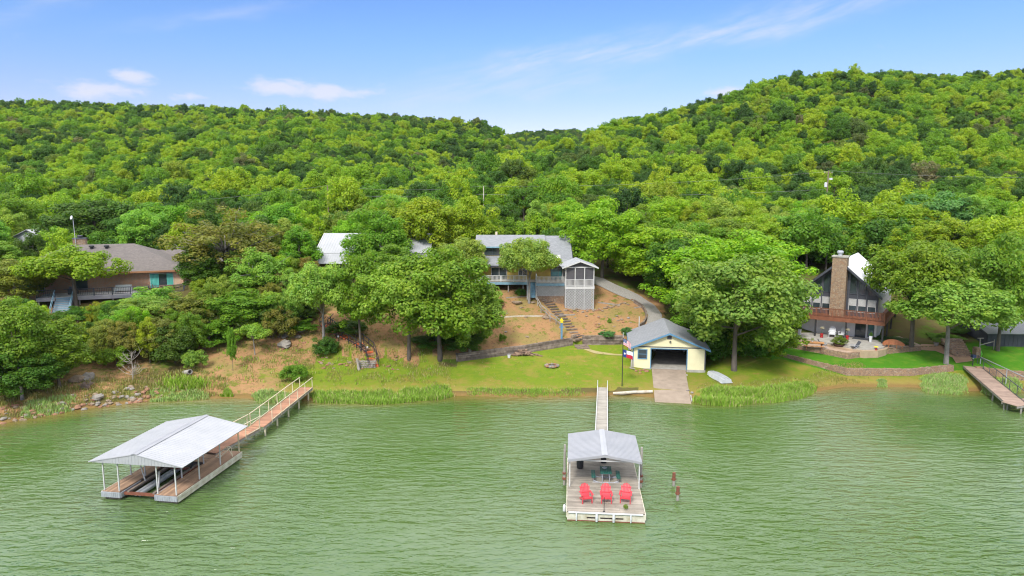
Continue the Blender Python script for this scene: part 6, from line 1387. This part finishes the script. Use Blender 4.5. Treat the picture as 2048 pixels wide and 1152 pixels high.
# ---------------------------------------------------------------- the wood on the hills
def blocked(x, y):
    for poly in KEEP_CLEAR:
        if in_poly(x, y, poly): return True
    return False
pts = []
fr = random.Random(5); S = 3.8
yy = 106.0
while yy < 640:
    half = 1250 / FPX * (yy + 2) if yy < 450 else 0
    xs = -half - 20 if yy < 450 else x_of(960, yy)
    xe = half + 20 if yy < 450 else x_of(1330, yy)
    x = xs
    while x < xe:
        px_, py_ = x + fr.uniform(-1.7, 1.7), yy + fr.uniform(-1.7, 1.7)
        u = u_of(px_, py_); p = profile(max(-700, min(2800, u)))
        lim = p[13][0] + 35 if not 980 < u < 1300 else 645
        if py_ < lim and -250 < u < 2300 and not blocked(px_, py_):
            dens = .62 if py_ < 150 else .93
            if 780 < u < 1110 and 118 < py_ < 150: dens = .2
            if fr.random() < dens:
                q = fr.random(); sc_ = fr.uniform(.46, .76) + (.5 if py_ < 200 else .26) * fr.random() ** 2 * (1.18 if py_ < 150 else 1.)
                pts.append((px_, py_, ground(px_, py_) - .2, sc_, fr.uniform(.8, 1.25), fr.uniform(0, 6.28), fr.choice((7, 8)) if q < (.8 if py_ > 470 else .5 if py_ > p[13][0] - 45 and u < 1000 else .16 + .5 * (mnoise.noise((px_*.02, py_*.02, 8)) > .28)) else 6 if q > .92 else fr.randrange(6)))
        x += S
    yy += S
def in_view(t):
    u = u_of(t[0], t[1]); return -30 < u < 2080
cand = sorted([t for t in pts if in_view(t)], key=lambda t: t[1] / t[3])
N_IND = 190
ind = set(id(t) for t in cand[:N_IND])
for t in cand[:N_IND]:
    cr, tr, W, H = PROTO['wood%d' % t[6]]
    o = thing('oak_tree', 'leafy green oak among the many trees crowding the hill foot behind the houses', 'tree', t[:3], t[5], 'oaks at the foot of the wooded hill')
    o.scale = (t[3], t[3], t[3]*t[4]); link('crown', cr, o); link('trunk', tr, o)
rest = [t for t in pts if id(t) not in ind]
pc = bpy.data.collections.new('wood_sources')
for i in range(9):
    cr, tr, W, H = PROTO['wood%d' % i]
    a = MB(); ob = bpy.data.objects.new('wood_source_%d' % i, cr); pc.objects.link(ob)
me = bpy.data.meshes.new('forest'); me.from_pydata([t[:3] for t in rest], [], [])
for nm, ty, vals in (('sx', 'FLOAT', [t[3] for t in rest]), ('sz', 'FLOAT', [t[3]*t[4] for t in rest]), ('rz', 'FLOAT', [t[5] for t in rest])):
    me.attributes.new(nm, ty, 'POINT').data.foreach_set('value', vals)
me.attributes.new('pick', 'INT', 'POINT').data.foreach_set('value', [t[6] for t in rest])
fo = link('forest', me); tag(fo, 'dense green oak wood covering the hillsides up to the ridge', 'forest', None, 'stuff')
ng = bpy.data.node_groups.new('forest', 'GeometryNodeTree'); ng.interface.new_socket('Geometry', in_out='INPUT', socket_type='NodeSocketGeometry'); ng.interface.new_socket('Geometry', in_out='OUTPUT', socket_type='NodeSocketGeometry')
gi = ng.nodes.new('NodeGroupInput'); go = ng.nodes.new('NodeGroupOutput'); ip = ng.nodes.new('GeometryNodeInstanceOnPoints'); ci = ng.nodes.new('GeometryNodeCollectionInfo')
ci.inputs[0].default_value = pc; ci.inputs['Separate Children'].default_value = True; ci.inputs['Reset Children'].default_value = True
def attr(n, ty='FLOAT'):
    a = ng.nodes.new('GeometryNodeInputNamedAttribute'); a.data_type = ty; a.inputs[0].default_value = n; return a.outputs[0]
L = ng.links.new
cs = ng.nodes.new('ShaderNodeCombineXYZ'); L(attr('sx'), cs.inputs[0]); L(attr('sx'), cs.inputs[1]); L(attr('sz'), cs.inputs[2])
cr_ = ng.nodes.new('ShaderNodeCombineXYZ'); L(attr('rz'), cr_.inputs[2])
L(gi.outputs[0], ip.inputs['Points']); L(ci.outputs[0], ip.inputs['Instance']); ip.inputs['Pick Instance'].default_value = True
L(attr('pick', 'INT'), ip.inputs['Instance Index']); L(cr_.outputs[0], ip.inputs['Rotation']); L(cs.outputs[0], ip.inputs['Scale']); L(ip.outputs[0], go.inputs[0])
md = fo.modifiers.new('forest', 'NODES'); md.node_group = ng
print('forest', len(pts), 'individual', N_IND)
# ---------------------------------------------------------------- sky, sun, camera
SUN_EL, SUN_AZ = R(47), R(200)      # azimuth clockwise from +Y
w = bpy.data.worlds.new('World'); sc.world = w; w.use_nodes = True; nt = w.node_tree; nt.nodes.clear(); k = NT(nt)
sky = k.new('ShaderNodeTexSky', sky_type='NISHITA'); sky.sun_disc = False; sky.sun_elevation = SUN_EL; sky.sun_rotation = SUN_AZ
sky.air_density = 1.0; sky.dust_density = .25; sky.ozone_density = 2.0; sky.altitude = 200
tc = k.new('ShaderNodeTexCoord'); sp = k.new('ShaderNodeSeparateXYZ'); k.put(sp.inputs[0], tc.outputs['Generated'])
az = k.math('MULTIPLY', k.math('ARCTAN2', sp.outputs[0], sp.outputs[1]), 57.2958); el = k.math('MULTIPLY', k.math('ARCSINE', sp.outputs[2]), 57.2958)
cv = k.new('ShaderNodeCombineXYZ'); k.put(cv.inputs[0], az); k.put(cv.inputs[1], k.math('MULTIPLY', el, 2.4))
nz = k.noise(cv.outputs[0], .42, 7, .6, .2); nz2 = k.noise(cv.outputs[0], .16, 5, .55)
def blob(a, e, ra, re):
    x = k.math('DIVIDE', k.math('SUBTRACT', az, a), ra); y = k.math('DIVIDE', k.math('SUBTRACT', el, e), re)
    return k.math('POWER', 2.718, k.math('MULTIPLY', k.math('ADD', k.math('MULTIPLY', x, x), k.math('MULTIPLY', y, y)), -1.0))
def pa(px, py):
    a, b, c = ray(px, py); return math.degrees(math.atan2(a, b)), math.degrees(math.asin(c / math.sqrt(a*a+b*b+c*c)))
tot = None
for px, py, ra, re, s in ((200,180,2.6,.75,1.),(262,155,1.5,.6,.9),(375,195,1.4,.45,.8),(565,174,3.0,.75,1.),(665,184,3.4,.7,.95),(1455,186,1.9,.6,.85),(2300,160,5,.8,1.),(-300,150,5,.8,1.)):
    q = k.math('MULTIPLY', blob(*pa(px, py), ra, re), s); tot = q if tot is None else k.math('MAXIMUM', tot, q)
cum = k.step(k.math('MULTIPLY_ADD', k.math('SUBTRACT', nz, .5), 1.7, tot), .24, .98)
# thin streaks: a slanted band and faint veils
def streak(p0, p1, wd, amp):
    (a0, e0), (a1, e1) = pa(*p0), pa(*p1); sl = (e1 - e0) / (a1 - a0)
    off = k.math('SUBTRACT', el, k.math('MULTIPLY_ADD', az, sl, e0 - sl * a0))
    off = k.math('ADD', off, k.math('MULTIPLY', k.math('SUBTRACT', nz2, .5), 3.))
    y = k.math('DIVIDE', off, wd); gs = k.math('POWER', 2.718, k.math('MULTIPLY', k.math('MULTIPLY', y, y), -1.))
    lim = k.math('MULTIPLY', k.step(az, a0 - 7, a0 + 6), k.step(az, a1 + 9, a1 - 3))
    return k.math('MULTIPLY', k.math('MULTIPLY', gs, lim), amp)
cv2 = k.new('ShaderNodeCombineXYZ'); k.put(cv2.inputs[0], k.math('MULTIPLY', az, .35)); k.put(cv2.inputs[1], k.math('MULTIPLY_ADD', az, -.5, k.math('MULTIPLY', el, 2.2)))
fib = k.noise(cv2.outputs[0], .5, 6, .65, .3)
st = k.math('ADD', streak((950,140), (1700,10), .9, .75), k.math('ADD', streak((330,42), (460,24), .5, .4), streak((20,30), (160,-15), .6, .4)))
st = k.math('ADD', st, streak((780,190), (1200,160), .9, .4))
cir = k.math('MULTIPLY', st, k.step(fib, .2, .85))
up = k.step(el, 15., 27.)                      # unseen broken cloud added above the frame for fill light and pale lake reflections
fill_veil = k.math('MULTIPLY', k.math('MULTIPLY', up, k.step(nz2, .26, .55)), .85)
f = k.math('MINIMUM', k.math('ADD', k.math('MULTIPLY', cum, .8), cir), .95)
hs = k.new('ShaderNodeHueSaturation'); k.put(hs.inputs['Color'], sky.outputs[0]); hs.inputs['Saturation'].default_value = SKY_SAT; hs.inputs['Value'].default_value = SKY_VAL
k.put(hs.inputs['Hue'], .509)
c = k.mix(f, k.mix(1, hs.outputs[0], k.mix(k.step(el, 13., 4.), (.93, .92, 1.0), (.91, .72, .86)), 'MULTIPLY'), CLOUD); c = k.mix(fill_veil, c, (12.5, 12.6, 12.8))
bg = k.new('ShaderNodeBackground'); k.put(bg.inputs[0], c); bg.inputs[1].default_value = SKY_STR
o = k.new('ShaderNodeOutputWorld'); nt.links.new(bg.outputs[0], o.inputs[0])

sl = bpy.data.lights.new('sun', 'SUN'); sl.energy = SUN_E; sl.angle = R(12); sl.color = (1, .975, .92)
so = link('sun', sl); so.location = (0, 0, 150)
dv = Vector((math.sin(SUN_AZ)*math.cos(SUN_EL), math.cos(SUN_AZ)*math.cos(SUN_EL), math.sin(SUN_EL)))
so.rotation_euler = (-dv).to_track_quat('-Z', 'Y').to_euler()

cam = bpy.data.cameras.new('camera'); cam.lens = 36 * FPX / 2048; cam.sensor_width = 36; cam.clip_start = .5; cam.clip_end = 3000
co = link('camera', cam); co.location = (0, 0, CAMH); co.rotation_euler = (R(90) - PITCH, 0, 0); sc.camera = co
sc.view_settings.view_transform = 'Standard'; sc.view_settings.look = 'None'; sc.view_settings.gamma = 1; sc.view_settings.exposure = EXPO
sc.render.engine = 'CYCLES'
cy = sc.cycles; cy.max_bounces = 10; cy.diffuse_bounces = 6; cy.glossy_bounces = 3; cy.transmission_bounces = 4; cy.transparent_max_bounces = 8
cy.use_denoising = True; cy.filter_width = 1.15; cy.sample_clamp_indirect = 6; cy.caustics_reflective = False; cy.caustics_refractive = False

# ---------------------------------------------------------------- thin summer haze
m = bpy.data.materials.new('haze'); m.use_nodes = True; nt = m.node_tree; nt.nodes.clear(); k = NT(nt)
pv = k.new('ShaderNodeVolumePrincipled'); pv.inputs['Color'].default_value = (.80, .88, 1.0, 1); pv.inputs['Density'].default_value = HAZE; pv.inputs['Anisotropy'].default_value = .2
o = k.new('ShaderNodeOutputMaterial'); nt.links.new(pv.outputs[0], o.inputs['Volume'])
if HAZE: tag(MB().box(-1500, 1500, -60, 1500, -4, 118).build('haze', m), 'thin pale summer haze over the lake and hills', 'haze', None, 'stuff')
sc.cycles.volume_bounces = 0
